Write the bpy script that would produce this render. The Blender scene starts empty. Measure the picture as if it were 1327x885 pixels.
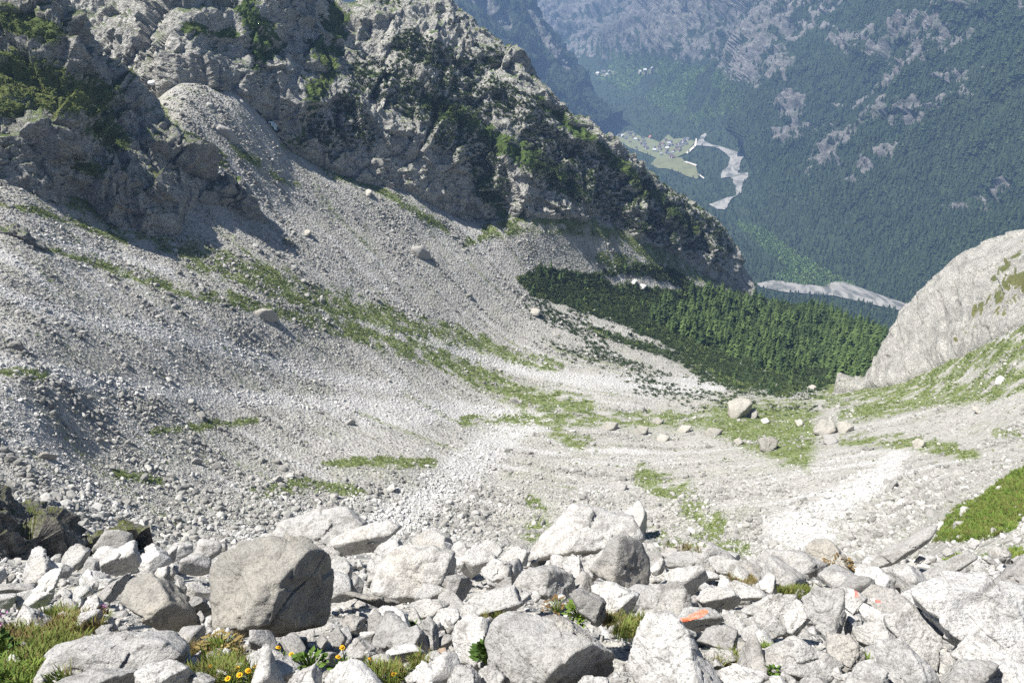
import bpy, bmesh, math, random, time
import numpy as np
from mathutils import Vector
T_START = time.time()
rng = np.random.default_rng(7)
random.seed(7)
S = bpy.context.scene
COL = S.collection
R = math.radians

# ------------------------------------------------------------------ camera
FPX, CX, CY, PITCH = 1041.0, 663.5, 442.5, R(-26)
cam_d = bpy.data.cameras.new('camera')
cam_d.sensor_width = 36.0
cam_d.lens = 36.0 * FPX / 1327.0
cam_d.clip_start, cam_d.clip_end = 0.1, 40000
cam = bpy.data.objects.new('camera', cam_d)
COL.objects.link(cam)
cam.rotation_euler = (R(90) + PITCH, 0, 0)
S.camera = cam
cp, sp = math.cos(PITCH), math.sin(PITCH)

def ray(px, py):
    """direction of the line of sight through a point of the photograph (not normalised)"""
    u = (np.asarray(px, float) - CX) / FPX
    v = -(np.asarray(py, float) - CY) / FPX
    return np.stack([u, cp - v * sp, sp + v * cp], -1)

def az_t(px, py):
    d = ray(px, py)
    h = np.hypot(d[..., 0], d[..., 1])
    return np.arctan2(d[..., 0], d[..., 1]), d[..., 2] / h

def project(P):
    x, y, z = P[..., 0], P[..., 1], P[..., 2]
    dep = y * cp + z * sp
    up = -y * sp + z * cp
    dep = np.where(dep < 1e-3, 1e-3, dep)
    return CX + FPX * x / dep, CY - FPX * up / dep

# ------------------------------------------------------------------ noise
def _h(ix, iy, iz, seed):
    h = (ix.astype(np.uint32) * np.uint32(374761393) + iy.astype(np.uint32) * np.uint32(668265263)
         + iz.astype(np.uint32) * np.uint32(2147483647 - 361) + np.uint32((seed * 974711 + 12345) & 0xffffffff))
    h ^= h >> np.uint32(13); h *= np.uint32(1274126177); h ^= h >> np.uint32(16)
    h *= np.uint32(2246822519); h ^= h >> np.uint32(15)
    return h
_G = rng.normal(size=(256, 3)); _G /= np.linalg.norm(_G, axis=1)[:, None]

def perlin(P, seed=0):
    P = np.asarray(P, float)
    I = np.floor(P).astype(np.int64); F = P - I
    W = F * F * F * (F * (F * 6 - 15) + 10)
    out = 0
    for a in (0, 1):
        wx = W[:, 0] if a else 1 - W[:, 0]
        for b in (0, 1):
            wy = W[:, 1] if b else 1 - W[:, 1]
            for c in (0, 1):
                wz = W[:, 2] if c else 1 - W[:, 2]
                g = _G[_h(I[:, 0] + a, I[:, 1] + b, I[:, 2] + c, seed) & np.uint32(255)]
                out = out + wx * wy * wz * (g[:, 0] * (F[:, 0] - a) + g[:, 1] * (F[:, 1] - b) + g[:, 2] * (F[:, 2] - c))
    return out * 1.5

_ROT = np.array([[0.36, 0.48, -0.8], [-0.8, 0.6, 0.0], [0.48, 0.64, 0.6]])
def fbm(P, octv=5, seed=0, gain=0.5, ridged=False):
    P = np.asarray(P, float); s = 0; a = 1.0; tot = 0
    for o in range(octv):
        n = perlin(P, seed + o)
        if ridged: n = 1 - 2 * np.abs(n)
        s = s + a * n; tot += a; a *= gain
        P = (P @ _ROT.T) * 2.03 + 7.1
    return s / tot

def facets(P, seed=0, tilt=1.0):
    """blocky rock relief: every voronoi cell is a randomly tilted plane"""
    P = np.asarray(P, float); I = np.floor(P).astype(np.int64)
    best = np.full(len(P), 1e9); val = np.zeros(len(P))
    for a in (-1, 0, 1):
        for b in (-1, 0, 1):
            for c in (-1, 0, 1):
                J = I + np.array([a, b, c])
                h = _h(J[:, 0], J[:, 1], J[:, 2], seed)
                f = np.stack([(h & np.uint32(1023)) / 1023., ((h >> np.uint32(10)) & np.uint32(1023)) / 1023.,
                              ((h >> np.uint32(20)) & np.uint32(1023)) / 1023.], -1)
                D = P - (J + f)
                d = (D * D).sum(1)
                m = d < best
                g = _G[(h * np.uint32(2654435761) >> np.uint32(24)) & np.uint32(255)]
                v = (g * D).sum(1) * tilt + ((h >> np.uint32(7)) & np.uint32(255)) / 255. - 0.5
                val = np.where(m, v, val); best = np.where(m, d, best)
    return val

def sstep(a, b, x):
    t = np.clip((x - a) / (b - a), 0, 1)
    return t * t * (3 - 2 * t)

# ------------------------------------------------------------------ interpolation and lofts
def pchip(x, y, xq):
    x = np.asarray(x, float); y = np.asarray(y, float); xq = np.asarray(xq, float)
    h = np.diff(x); sh = (slice(None),) + (None,) * (y.ndim - 1)
    dl = np.diff(y, axis=0) / h[sh]
    m = np.zeros_like(y)
    if len(x) > 2:
        w1 = (2 * h[1:] + h[:-1])[sh]; w2 = (h[1:] + 2 * h[:-1])[sh]
        with np.errstate(divide='ignore', invalid='ignore'):
            mm = (w1 + w2) / (w1 / dl[:-1] + w2 / dl[1:])
        m[1:-1] = np.where(dl[:-1] * dl[1:] > 0, mm, 0)
    m[0], m[-1] = dl[0], dl[-1]
    i = np.clip(np.searchsorted(x, xq) - 1, 0, len(x) - 2)
    t = np.clip((xq - x[i]) / h[i], 0, 1)[sh]
    H = h[i][sh]
    return ((1 + 2 * t) * (1 - t) ** 2 * y[i] + t * (1 - t) ** 2 * H * m[i]
            + t * t * (3 - 2 * t) * y[i + 1] + t * t * (t - 1) * H * m[i + 1])

class Loft:
    """terrain sheet lofted over contour curves (each a row of (px, py, horizontal distance))"""
    def __init__(s, curves, px0, px1, naz, subs):
        s.az = np.linspace(az_t(px0, 300)[0], az_t(px1, 300)[0], naz)
        L, TT = [], []
        for c in curves:
            a, t = az_t([q[0] for q in c], [q[1] for q in c])
            r = np.array([q[2] for q in c], float)
            neg = r < 0                                   # negative: a height below the camera
            r = np.where(neg, r / np.where(t == 0, -1e-6, t), r)
            L.append(pchip(a, np.log(r), s.az)); TT.append(pchip(a, t, s.az))
        L, TT = np.array(L), np.array(TT)
        k = np.arange(len(curves))
        sq = np.concatenate([np.linspace(i, i + 1, n, endpoint=False) for i, n in enumerate(subs)] + [[len(curves) - 1]])
        s.lr, s.T = pchip(k, L, sq), pchip(k, TT, sq)
        s.sq = sq
        r = np.exp(s.lr)
        s.V = np.stack([r * np.sin(s.az), r * np.cos(s.az), r * s.T], -1)
    def normals(s):
        gu = np.gradient(s.V, axis=0); gv = np.gradient(s.V, axis=1)
        n = np.cross(gv, gu); n /= np.linalg.norm(n, axis=-1)[..., None] + 1e-12
        if n[..., 2].mean() < 0: n = -n
        return n
    def hit(s, px, py, lift=0.0):
        a, t = az_t(px, py)
        j = np.clip((a - s.az[0]) / (s.az[1] - s.az[0]), 0, len(s.az) - 1.001)
        j0 = int(j); w = j - j0
        V = s.V[:, j0] * (1 - w) + s.V[:, j0 + 1] * w
        h = np.hypot(V[:, 0], V[:, 1]); tt = V[:, 2] / h
        k = np.argmax(tt >= t)
        if k == 0: k = len(tt) - 1
        q = (t - tt[k - 1]) / (tt[k] - tt[k - 1] + 1e-12)
        q = min(max(q, 0), 1)
        p = V[k - 1] * (1 - q) + V[k] * q
        return np.array([p[0], p[1], p[2] + lift])
    def hit0(s, px, py):
        V = s.V; s.V = s.V0
        try: return s.hit(px, py)
        finally: s.V = V
    def zat(s, x, y):
        a = math.atan2(x, y); l = math.log(math.hypot(x, y))
        j = int(np.clip(round((a - s.az[0]) / (s.az[1] - s.az[0])), 0, len(s.az) - 1))
        lr = s.lr[:, j]
        k = int(np.clip(np.searchsorted(lr, l), 1, len(lr) - 1))
        q = np.clip((l - lr[k - 1]) / (lr[k] - lr[k - 1] + 1e-12), 0, 1)
        return s.V[k - 1, j, 2] * (1 - q) + s.V[k, j, 2] * q

def new_mesh(name, V, F, mat=None, smooth=True):
    V = np.asarray(V, np.float32).reshape(-1, 3); F = np.asarray(F, np.int32)
    me = bpy.data.meshes.new(name)
    me.vertices.add(len(V)); me.vertices.foreach_set('co', V.ravel())
    k = F.shape[1]
    me.loops.add(F.size); me.loops.foreach_set('vertex_index', F.ravel())
    me.polygons.add(len(F)); me.polygons.foreach_set('loop_start', np.arange(0, F.size, k, dtype=np.int32))
    me.polygons.foreach_set('use_smooth', np.full(len(F), smooth))
    me.update(calc_edges=True)
    if mat: me.materials.append(mat)
    return me

def link(name, me, label=None, cat=None, group=None, kind=None, parent=None, loc=None):
    o = bpy.data.objects.new(name, me); COL.objects.link(o)
    if label: o['label'] = label
    if cat: o['category'] = cat
    if group: o['group'] = group
    if kind: o['kind'] = kind
    if parent: o.parent = parent
    if loc is not None: o.location = loc
    return o

def grid_faces(nr, nc):
    i = np.arange(nr - 1)[:, None] * nc + np.arange(nc - 1)[None]
    return np.stack([i, i + 1, i + nc + 1, i + nc], -1).reshape(-1, 4)

def sheet(name, L, mat, zone=None, kind='structure'):
    nr, nc = L.V.shape[:2]
    F = grid_faces(nr, nc)
    a, b, c = L.V.reshape(-1, 3)[F[len(F) // 2][:3]]
    if np.cross(b - a, c - a)[2] < 0: F = F[:, ::-1]
    me = new_mesh(name, L.V, F, mat)
    if zone is not None:
        at = me.attributes.new('zone', 'FLOAT_COLOR', 'POINT')
        z = np.ones((nr * nc, 4), np.float32); z[:, :zone.shape[-1]] = zone.reshape(-1, zone.shape[-1])
        at.data.foreach_set('color', z.ravel())
    return link(name, me, kind=kind)

# zones of the ground, given as strokes and areas on the terrain
def stroke(X, Y, pts, soft=0.5):
    out = np.zeros(X.shape)
    for (x0, y0, w0), (x1, y1, w1) in zip(pts, pts[1:]):
        dx, dy = x1 - x0, y1 - y0
        t = np.clip(((X - x0) * dx + (Y - y0) * dy) / (dx * dx + dy * dy), 0, 1)
        d = np.hypot(X - x0 - t * dx, Y - y0 - t * dy) / (w0 + t * (w1 - w0))
        out = np.maximum(out, 1 - sstep(1 - soft, 1 + soft, d))
    return out

def inside(X, Y, poly):
    m = np.zeros(X.shape, bool); n = len(poly)
    for i in range(n):
        x0, y0 = poly[i][:2]; x1, y1 = poly[(i + 1) % n][:2]
        if y0 == y1: continue
        c = ((Y < y0) != (Y < y1)) & (X < (x1 - x0) * (Y - y0) / (y1 - y0) + x0)
        m ^= c
    return m
def area(X, Y, poly, soft=8):
    d = np.full(X.shape, 1e9); n = len(poly)
    for i in range(n):
        x0, y0 = poly[i][:2]; x1, y1 = poly[(i + 1) % n][:2]
        dx, dy = x1 - x0, y1 - y0
        t = np.clip(((X - x0) * dx + (Y - y0) * dy) / (dx * dx + dy * dy + 1e-9), 0, 1)
        d = np.minimum(d, np.hypot(X - x0 - t * dx, Y - y0 - t * dy))
    sd = np.where(inside(X, Y, poly), d, -d)
    return sstep(-soft, soft, sd)

# ------------------------------------------------------------------ materials
class NT:
    def __init__(s, name):
        s.m = bpy.data.materials.new(name); s.m.use_nodes = True
        s.t = s.m.node_tree; s.b = s.t.nodes['Principled BSDF']; s.b.inputs['Roughness'].default_value = 0.9
        s.b.inputs['Specular IOR Level'].default_value = 0.25
    def n(s, typ, props=None, **ins):
        nd = s.t.nodes.new(typ)
        for k, v in (props or {}).items(): setattr(nd, k, v)
        for k, v in ins.items():
            key = int(k[1:]) if k[0] == 'i' and k[1:].isdigit() else k.replace('_', ' ')
            s.set(nd.inputs[key], v)
        return nd
    def set(s, sock, v):
        if isinstance(v, bpy.types.NodeSocket): s.t.links.new(v, sock)
        elif isinstance(v, bpy.types.Node): s.t.links.new(v.outputs[0], sock)
        else:
            if isinstance(v, (tuple, list)) and len(v) == 3 and sock.type == 'RGBA': v = (*v, 1)
            sock.default_value = v
    def pos(s): return s.n('ShaderNodeNewGeometry').outputs['Position']
    def obj(s): return s.n('ShaderNodeTexCoord').outputs['Object']
    def scale(s, v, k):
        return s.n('ShaderNodeMapping', i0=v, i3=k if isinstance(k, tuple) else (k, k, k)).outputs[0]
    def noise(s, v, sc, det=6, rough=0.55, dist=0.0):
        return s.n('ShaderNodeTexNoise', Vector=v, Scale=sc, Detail=det, Roughness=rough, Distortion=dist).outputs[0]
    def vor(s, v, sc, feat='F1', out=0, rnd=1.0):
        return s.n('ShaderNodeTexVoronoi', {'feature': feat}, Vector=v, Scale=sc, Randomness=rnd).outputs[out]
    def ramp(s, f, *stops):
        nd = s.n('ShaderNodeValToRGB', Fac=f); e = nd.color_ramp.elements
        while len(e) < len(stops): e.new(0.5)
        for el, (p, c) in zip(e, stops):
            el.position = p; el.color = (*c, 1) if isinstance(c, tuple) else (c, c, c, 1)
        return nd.outputs[0]
    def mix(s, f, a, b, mode='MIX'):
        nd = s.n('ShaderNodeMix', {'data_type': 'RGBA', 'blend_type': mode})
        s.set(nd.inputs[0], f); s.set(nd.inputs[6], a); s.set(nd.inputs[7], b)
        return nd.outputs[2]
    def math(s, op, a, b=0.0, clamp=False):
        nd = s.n('ShaderNodeMath', {'operation': op, 'use_clamp': clamp}); s.set(nd.inputs[0], a); s.set(nd.inputs[1], b)
        return nd.outputs[0]
    def bump(s, h, strength, dist, normal=None):
        nd = s.n('ShaderNodeBump', Height=h, Strength=strength, Distance=dist)
        if normal is not None: s.set(nd.inputs['Normal'], normal)
        return nd.outputs[0]
    def attr(s, name, typ='GEOMETRY'):
        return s.n('ShaderNodeAttribute', {'attribute_name': name, 'attribute_type': typ})
    def out(s, col, normal=None, rough=None):
        s.set(s.b.inputs['Base Color'], col)
        if normal is not None: s.set(s.b.inputs['Normal'], normal)
        if rough is not None: s.set(s.b.inputs['Roughness'], rough)
        return s.m

def flat_mat(name, c, rough=0.85, var=0.25, sc=3.0):
    t = NT(name); n = t.noise(t.pos(), sc, 4)
    return t.out(t.mix(n, tuple(x * (1 - var) for x in c), tuple(min(1, x * (1 + var)) for x in c)), rough=rough)

def granite(name, base=(0.455, 0.449, 0.433), dark=0.65, k=1.0):
    """pale speckled granite with lichen; k scales the pattern to the size of the stone"""
    t = NT(name); P = t.pos()
    info = t.n('ShaderNodeObjectInfo').outputs['Random']
    warp = t.mix(0.06, P, t.n('ShaderNodeTexNoise', Vector=P, Scale=3 * k, Detail=4).outputs[1])
    big = t.noise(warp, 1.3 * k, 5, 0.6)
    med = t.noise(warp, 7 * k, 7, 0.68)
    fine = t.noise(P, 42 * k, 4, 0.75)
    spk = t.vor(P, 95 * k)
    b = np.array(base)
    c = t.ramp(big, (0.3, tuple(b * 0.80)), (0.5, tuple(b)), (0.72, tuple(np.minimum(b * 1.14, .70))))
    c = t.mix(t.ramp(big, (0.5, 0.0), (0.72, 0.5)), c, (0.35, 0.315, 0.25))
    c = t.mix(t.ramp(med, (0.50, 0.0), (0.62, dark)), c, (0.20, 0.19, 0.175))
    c = t.mix(t.ramp(fine, (0.51, 0.0), (0.64, 0.65)), c, (0.14, 0.137, 0.13))
    c = t.mix(t.ramp(spk, (0.05, 0.35), (0.22, 0.0)), c, (0.09, 0.09, 0.09))
    c = t.mix(t.ramp(fine, (0.28, 0.45), (0.42, 0.0)), c, (0.66, 0.65, 0.63))
    tone = t.math('ADD', t.math('MULTIPLY', info, 0.34), 0.80)
    c = t.mix(1.0, c, t.n('ShaderNodeCombineColor', Red=tone, Green=tone, Blue=tone).outputs[0], 'MULTIPLY')
    strata = t.noise(t.scale(P, (1.0, 2.2, 5.0)), 2.6 * k, 5, 0.6)
    n = t.bump(strata, 0.5, 0.10 / k)
    n = t.bump(med, 0.75, 0.08 / k, n)
    n = t.bump(fine, 0.7, 0.016 / k, n)
    return t.out(c, n)

def scree_stone_mat():
    t = NT('scree_stone'); P = t.obj()
    tone = t.attr('tone', 'INSTANCER')
    info = t.n('ShaderNodeObjectInfo').outputs['Random']
    n1 = t.noise(P, 2.2, 5, 0.65); n2 = t.noise(P, 7, 4, 0.7)
    c = t.ramp(info, (0.0, (0.18, 0.177, 0.165)), (0.25, (0.29, 0.285, 0.265)), (0.7, (0.39, 0.384, 0.36)), (1.0, (0.50, 0.494, 0.468)))
    c = t.mix(t.ramp(n1, (0.45, 0.0), (0.7, 0.6)), c, (0.22, 0.215, 0.19))
    c = t.mix(tone.outputs['Fac'], c, (0.56, 0.557, 0.545))
    c = t.mix(t.math('MULTIPLY', tone.outputs['Fac'], -1.0, True), c, (0.15, 0.147, 0.132))
    c = t.mix(t.ramp(n2, (0.5, 0.0), (0.72, 0.4)), c, (0.15, 0.15, 0.14))
    return t.out(c, t.bump(n2, 0.4, 0.1))

def ground_mat():
    t = NT('scree_ground'); P = t.pos()
    z = t.n('ShaderNodeSeparateColor', Color=t.attr('zone').outputs['Color'])
    grass, white, wood = z.outputs
    v1 = t.vor(P, 0.9); v2 = t.vor(P, 2.7); vc = t.vor(P, 0.9, out=1)
    n0 = t.noise(P, 0.06, 6, 0.6); n1 = t.noise(P, 0.5, 8, 0.7); n2 = t.noise(P, 3.0, 6, 0.7)
    c = t.ramp(n1, (0.3, (0.22, 0.214, 0.19)), (0.5, (0.33, 0.322, 0.295)), (0.72, (0.43, 0.422, 0.395)))
    c = t.mix(t.ramp(t.n('ShaderNodeSeparateColor', Color=vc).outputs[0], (.2, .0), (.9, .45)), c, (0.46, 0.445, 0.41))
    c = t.mix(t.math('MULTIPLY', white, t.ramp(n1, (0.25, 0.45), (0.5, 1.0))), c, (0.44, 0.437, 0.425))
    moss = t.math('MULTIPLY', t.ramp(n0, (0.5, 0.0), (0.66, 0.55)), t.ramp(n2, (0.42, 0.0), (0.6, 1.0)))
    g = t.math('MAXIMUM', t.math('MULTIPLY', moss, t.math('SUBTRACT', 1.0, white, True)),
               t.ramp(t.math('ADD', t.math('MULTIPLY', grass, 0.85), t.math('MULTIPLY', t.math('SUBTRACT', n1, 0.5), 1.5)), (0.22, 0.0), (0.62, 0.95)))
    gc = t.ramp(n2, (0.3, (0.085, 0.115, 0.03)), (0.5, (0.14, 0.18, 0.048)), (0.7, (0.20, 0.22, 0.085)))
    c = t.mix(g, c, gc)
    wc = t.ramp(n2, (0.3, (0.018, 0.034, 0.012)), (0.7, (0.055, 0.088, 0.028)))
    c = t.mix(t.ramp(t.math('ADD', wood, t.math('MULTIPLY', t.math('SUBTRACT', n1, 0.5), 0.8)), (0.35, 0.0), (0.6, 1.0)), c, wc)
    n = t.bump(v1, 0.7, 0.8); n = t.bump(v2, 0.6, 0.3, n); n = t.bump(n2, 0.5, 0.2, n)
    return t.out(c, n)

def cliff_mat(name, rock=(0.25, 0.24, 0.215), gcol=(0.062, 0.088, 0.026), k=1.0, gslope=(0.62, 0.82), light=(0.40, 0.385, 0.34), crk=1.0):
    t = NT(name); P = t.pos()
    g = t.n('ShaderNodeNewGeometry')
    nz = t.n('ShaderNodeSeparateXYZ', Vector=g.outputs['Normal']).outputs[2]
    z = t.n('ShaderNodeSeparateColor', Color=t.attr('zone').outputs['Color'])
    n0 = t.noise(P, 0.02 * k, 6, 0.65); n1 = t.noise(P, 0.11 * k, 8, 0.72); n2 = t.noise(P, 0.7 * k, 6, 0.7)
    st = t.noise(t.scale(P, (0.35, 0.35, 1.6)), 0.14 * k, 7, 0.7, 0.6)
    r = np.array(rock)
    c = t.ramp(n1, (0.28, tuple(r * 0.6)), (0.5, tuple(r)), (0.7, light))
    c = t.mix(t.ramp(st, (0.48, 0.0), (0.68, 0.5)), c, tuple(r * 0.45))
    c = t.mix(t.ramp(n2, (0.52, 0.0), (0.72, 0.4)), c, tuple(r * 0.45))
    vw = t.mix(0.03, t.scale(P, (.16 * k, .16 * k, .34 * k)), t.n('ShaderNodeTexNoise', Vector=P, Scale=.3 * k, Detail=4).outputs[1])
    cr = t.vor(vw, 1.0, 'DISTANCE_TO_EDGE'); cr2 = t.vor(vw, 3.3, 'DISTANCE_TO_EDGE')
    c = t.mix(t.ramp(cr, (0.0, .7 * crk), (0.045, 0.0)), c, tuple(r * 0.25))
    c = t.mix(t.ramp(cr2, (0.0, .55 * crk), (0.06, 0.0)), c, tuple(r * 0.33))
    s = t.math('ADD', nz, t.math('MULTIPLY', t.math('SUBTRACT', n1, 0.5), 0.9))
    s = t.math('ADD', s, t.math('MULTIPLY', t.math('SUBTRACT', z.outputs[0], 0.3), 0.55))
    gm = t.ramp(s, (gslope[0], 0.0), (gslope[1], 1.0))
    q = np.array(gcol)
    gc = t.ramp(n2, (0.3, tuple(q * 0.6)), (0.5, tuple(q)), (0.75, tuple(q * 1.6)))
    gc = t.mix(t.ramp(n0, (0.45, 0.0), (0.6, 0.6)), gc, tuple(q * np.array([1.5, 1.2, 1.2])))
    c = t.mix(gm, c, gc)
    n = t.bump(t.ramp(cr2, (0., 0.), (.12, 1.)), .6, .8 / k); n = t.bump(st, 0.6, 3.0 / k, n); n = t.bump(n1, 0.6, 4.0 / k, n); n = t.bump(n2, 0.7, 0.9 / k, n)
    return t.out(c, n)

def leaf_mat(name, c0, c1, trans=0.0, tone=False):
    t = NT(name)
    info = t.n('ShaderNodeObjectInfo').outputs['Random']
    n = t.noise(t.obj(), 1.6, 4, 0.7)
    f = t.math('ADD', t.math('MULTIPLY', info, 0.55), t.math('MULTIPLY', n, 0.5))
    return t.out(t.ramp(f, (0.2, c0), (0.8, c1)), rough=0.8)

M = {}
M['granite'] = granite('granite')
M['granite_warm'] = granite('granite_weathered', (0.31, 0.297, 0.265), 0.7)
M['granite_white'] = granite('granite_fresh', (0.535, 0.53, 0.515), 0.5)
M['granite_tan'] = granite('granite_tan', (0.36, 0.27, 0.20), 0.3)
M['granite_big'] = granite('granite_far', (0.40, 0.385, 0.34), 0.5, 0.18)
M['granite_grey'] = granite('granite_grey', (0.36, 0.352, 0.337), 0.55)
M['stone'] = scree_stone_mat()
M['ground'] = ground_mat()
M['cliff'] = cliff_mat('cliff_rock', (0.50, 0.49, 0.45), (0.075, 0.118, 0.03), light=(0.56, 0.55, 0.505))
M['hill'] = cliff_mat('hillside_rock', (0.41, 0.40, 0.365), (0.10, 0.135, 0.038), gslope=(0.55, 0.78), light=(0.54, 0.525, 0.475))
M['outcrop'] = cliff_mat('outcrop_rock', (0.22, 0.21, 0.19), (0.09, 0.115, 0.035), 3.0, gslope=(0.70, 0.92), light=(0.34, 0.325, 0.29))
M['outcrop_crag'] = cliff_mat('crag_rock', (0.33, 0.325, 0.30), (0.085, 0.125, 0.034), 1.2, gslope=(0.60, 0.84), light=(0.46, 0.45, 0.41))
M['fern'] = leaf_mat('fern_leaf', (0.03, 0.07, 0.012), (0.08, 0.14, 0.03))
M['redleaf'] = leaf_mat('rusty_leaf', (0.13, 0.065, 0.035), (0.22, 0.17, 0.06))
M['slab'] = cliff_mat('slab_rock', (0.43, 0.42, 0.385), (0.11, 0.125, 0.042), 1.3, gslope=(0.82, 1.02), light=(0.52, 0.51, 0.47), crk=.5)
M['conifer'] = leaf_mat('conifer_needles', (0.020, 0.042, 0.012), (0.085, 0.132, 0.036))
M['farconifer'] = leaf_mat('far_conifer_needles', (0.018, 0.034, 0.014), (0.046, 0.072, 0.026))
M['broadleaf'] = leaf_mat('valley_broadleaf', (0.075, 0.135, 0.035), (0.14, 0.21, 0.06))
M['bark'] = flat_mat('bark', (0.10, 0.075, 0.05), sc=8)
M['mugo'] = leaf_mat('dwarf_pine', (0.024, 0.042, 0.015), (0.062, 0.09, 0.030))
M['bush'] = leaf_mat('green_bush', (0.095, 0.14, 0.034), (0.18, 0.22, 0.065))
M['grassblade'] = leaf_mat('grass_blades', (0.085, 0.13, 0.022), (0.19, 0.22, 0.055))
M['drygrass'] = leaf_mat('dry_grass', (0.16, 0.10, 0.045), (0.26, 0.21, 0.09))
M['leaf'] = leaf_mat('plant_leaf', (0.07, 0.13, 0.02), (0.16, 0.23, 0.04))
M['yellow'] = flat_mat('yellow_petals', (0.75, 0.45, 0.02), var=0.15)
M['centre'] = flat_mat('flower_centre', (0.50, 0.22, 0.01))
M['pink'] = flat_mat('pink_petals', (0.55, 0.20, 0.45))
M['paint_orange'] = NT('orange_paint')
M['gravel'] = None
t = NT('river_gravel'); P_ = t.pos()
a_ = t.noise(t.scale(P_, (1, .5, 1)), 0.02, 6, 0.6, 1.5); b_ = t.noise(P_, 0.2, 5, .7)
c_ = t.ramp(a_, (0.42, (0.10, 0.105, 0.10)), (0.50, (0.23, 0.224, 0.208)), (0.66, (0.31, 0.302, 0.28)))
M['gravel'] = t.out(t.mix(t.ramp(b_, (.5, 0.), (.72, .5)), c_, (0.26, 0.25, 0.21)))
M['meadow'] = flat_mat('meadow_grass', (0.15, 0.155, 0.075), var=0.45, sc=0.03)
M['village_green'] = flat_mat('village_grass', (0.15, 0.165, 0.085), var=0.5, sc=0.05)
M['track'] = flat_mat('gravel_track', (0.5, 0.47, 0.4), sc=0.1)
M['snow'] = flat_mat('snow', (0.78, 0.80, 0.84), var=0.05)
for key, col_ in (('paint_orange', (0.80, 0.16, 0.07)), ('paint_red', (0.72, 0.14, 0.11)), ('paint_white', (0.74, 0.74, 0.73))):
    t = NT(key); pn = t.noise(t.pos(), 22, 6, 0.75)
    M[key] = t.out(t.mix(t.ramp(pn, (0.45, 0.0), (0.62, 0.8)), col_, (0.42, 0.37, 0.33)))

# ------------------------------------------------------------------ the near ground: boulder slope, scree basin, wooded lip
def fgr(r):                       # the steep slope right under the viewer, as columns of (px, r)
    return None
PXS = [-800, 0, 150, 330, 500, 663, 830, 960, 1060, 1160, 1240, 1327, 2150]
def row(py, r):
    py = [py] * 13 if not isinstance(py, (list, tuple)) else py
    r = [r] * 13 if not isinstance(r, (list, tuple)) else r
    return list(zip(PXS, py, r))
def slope_row(y):                 # a row on the plane z = -1.7 - 0.72 y
    out = []
    for px in PXS:
        u = (px - CX) / FPX
        a = math.atan2(u, 0.95)
        z = -1.7 - 0.72 * y
        # find py of the point (y tan a, y, z)
        P = np.array([y * math.tan(a), y, z]); qx, qy = project(P)
        out.append((float(qx), float(qy), float(math.hypot(P[0], P[1]))))
    return out
G_CURVES = [
    slope_row(1.0), slope_row(4.0), slope_row(8.0), slope_row(13.0),
    row([745, 728, 718, 712, 706, 704, 712, 726, 738, 742, 738, 728, 700], [26, 24, 22, 21, 20, 20, 20, 21, 22, 23, 24, 24, 26]),
    row([742, 728, 720, 722, 722, 722, 726, 735, 742, 738, 728, 706, 640], [60, 55, 55, 55, 55, 55, 52, 50, 45, 42, 40, 40, 42]),
    row([715, 705, 705, 704, 702, 700, 706, 716, 726, 724, 668, 606, 500], [105, 95, 120, 135, 150, 160, 150, 135, 115, 92, 80, 78, 80]),
    row([690, 672, 665, 660, 655, 650, 652, 655, 660, 668, 655, 630, 560], [130, 122, 140, 160, 178, 190, 185, 175, 160, 145, 120, 105, 105]),
    row(600, [150, 150, 165, 190, 205, 222, 222, 216, 206, 192, 180, 165, 150]),
    row([500, 500, 500, 500, 508, 520, 525, 525, 522, 508, 500, 495, 470], [160, 172, 200, 240, 272, 300, 308, 318, 330, 320, 285, 245, 200]),
    row([400, 400, 400, 400, 400, 430, 455, 480, 495, 488, 458, 425, 380], [200, 215, 242, 280, 335, 375, 400, 420, 420, 370, 330, 290, 250]),
    row([300, 300, 300, 290, 300, 350, 390, 425, 450, 470, 440, 385, 320], [245, 262, 298, 342, 395, 430, 470, 510, 520, 420, 360, 330, 280]),
    [(-800, 210, 300), (0, 205, 318), (110, 180, 362), (190, 140, 392), (240, 108, 402), (300, 118, 412), (340, 150, 420), (375, 190, 424), (470, 234, 432),
     (520, 244, 440), (620, 288, 458), (700, 272, 470), (750, 276, 484), (860, 322, 535), (940, 368, 585), (990, 388, 600), (1100, 412, 610), (1160, 440, 560), (1240, 428, 420), (1327, 370, 370), (2150, 290, 320)],
    [(-800, 240, 340), (0, 230, 360), (240, 120, 460), (340, 160, 490), (470, 240, 510), (620, 300, 530), (750, 300, 550), (860, 345, 600), (940, 400, 660), (1100, 480, 690), (1160, 520, 650), (1240, 500, 500), (1327, 440, 440), (2150, 380, 380)],
]
SUBS = [8, 14, 14, 14, 16, 18, 24, 40, 60, 90, 90, 80, 60]
SUBS = SUBS[:len(G_CURVES) - 1]
print('building ground', round(time.time() - T_START, 1))
GR = Loft(G_CURVES, -780, 2130, 960, SUBS)
rr = np.exp(GR.lr)
GR.V0 = GR.V.copy()
P2 = GR.V.reshape(-1, 3)
h1 = fbm(P2 * np.array([1 / 45., 1 / 45., 1 / 45.]), 4, 3).reshape(rr.shape)
h2 = fbm(P2 / 9.0, 3, 13).reshape(rr.shape)
h3 = fbm(P2 / 1.1, 3, 17).reshape(rr.shape)
far = sstep(70, 160, rr)
GR.V[..., 2] += far * (h1 * 1.7 + h2 * 0.8) + (1 - sstep(20, 60, rr)) * (h3 * 0.16 - .38 * sstep(3.2, 4.5, rr))
GR.V0[..., 2] += far * (h1 * 1.7 + h2 * 0.8)
GX, GY = project(GR.V)
n_a = fbm(P2 / 25., 4, 31).reshape(rr.shape); n_b = fbm(P2 / 6., 3, 41).reshape(rr.shape)
wx, wy = GX + n_a * 26 + n_b * 8, GY + n_b * 9
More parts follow.
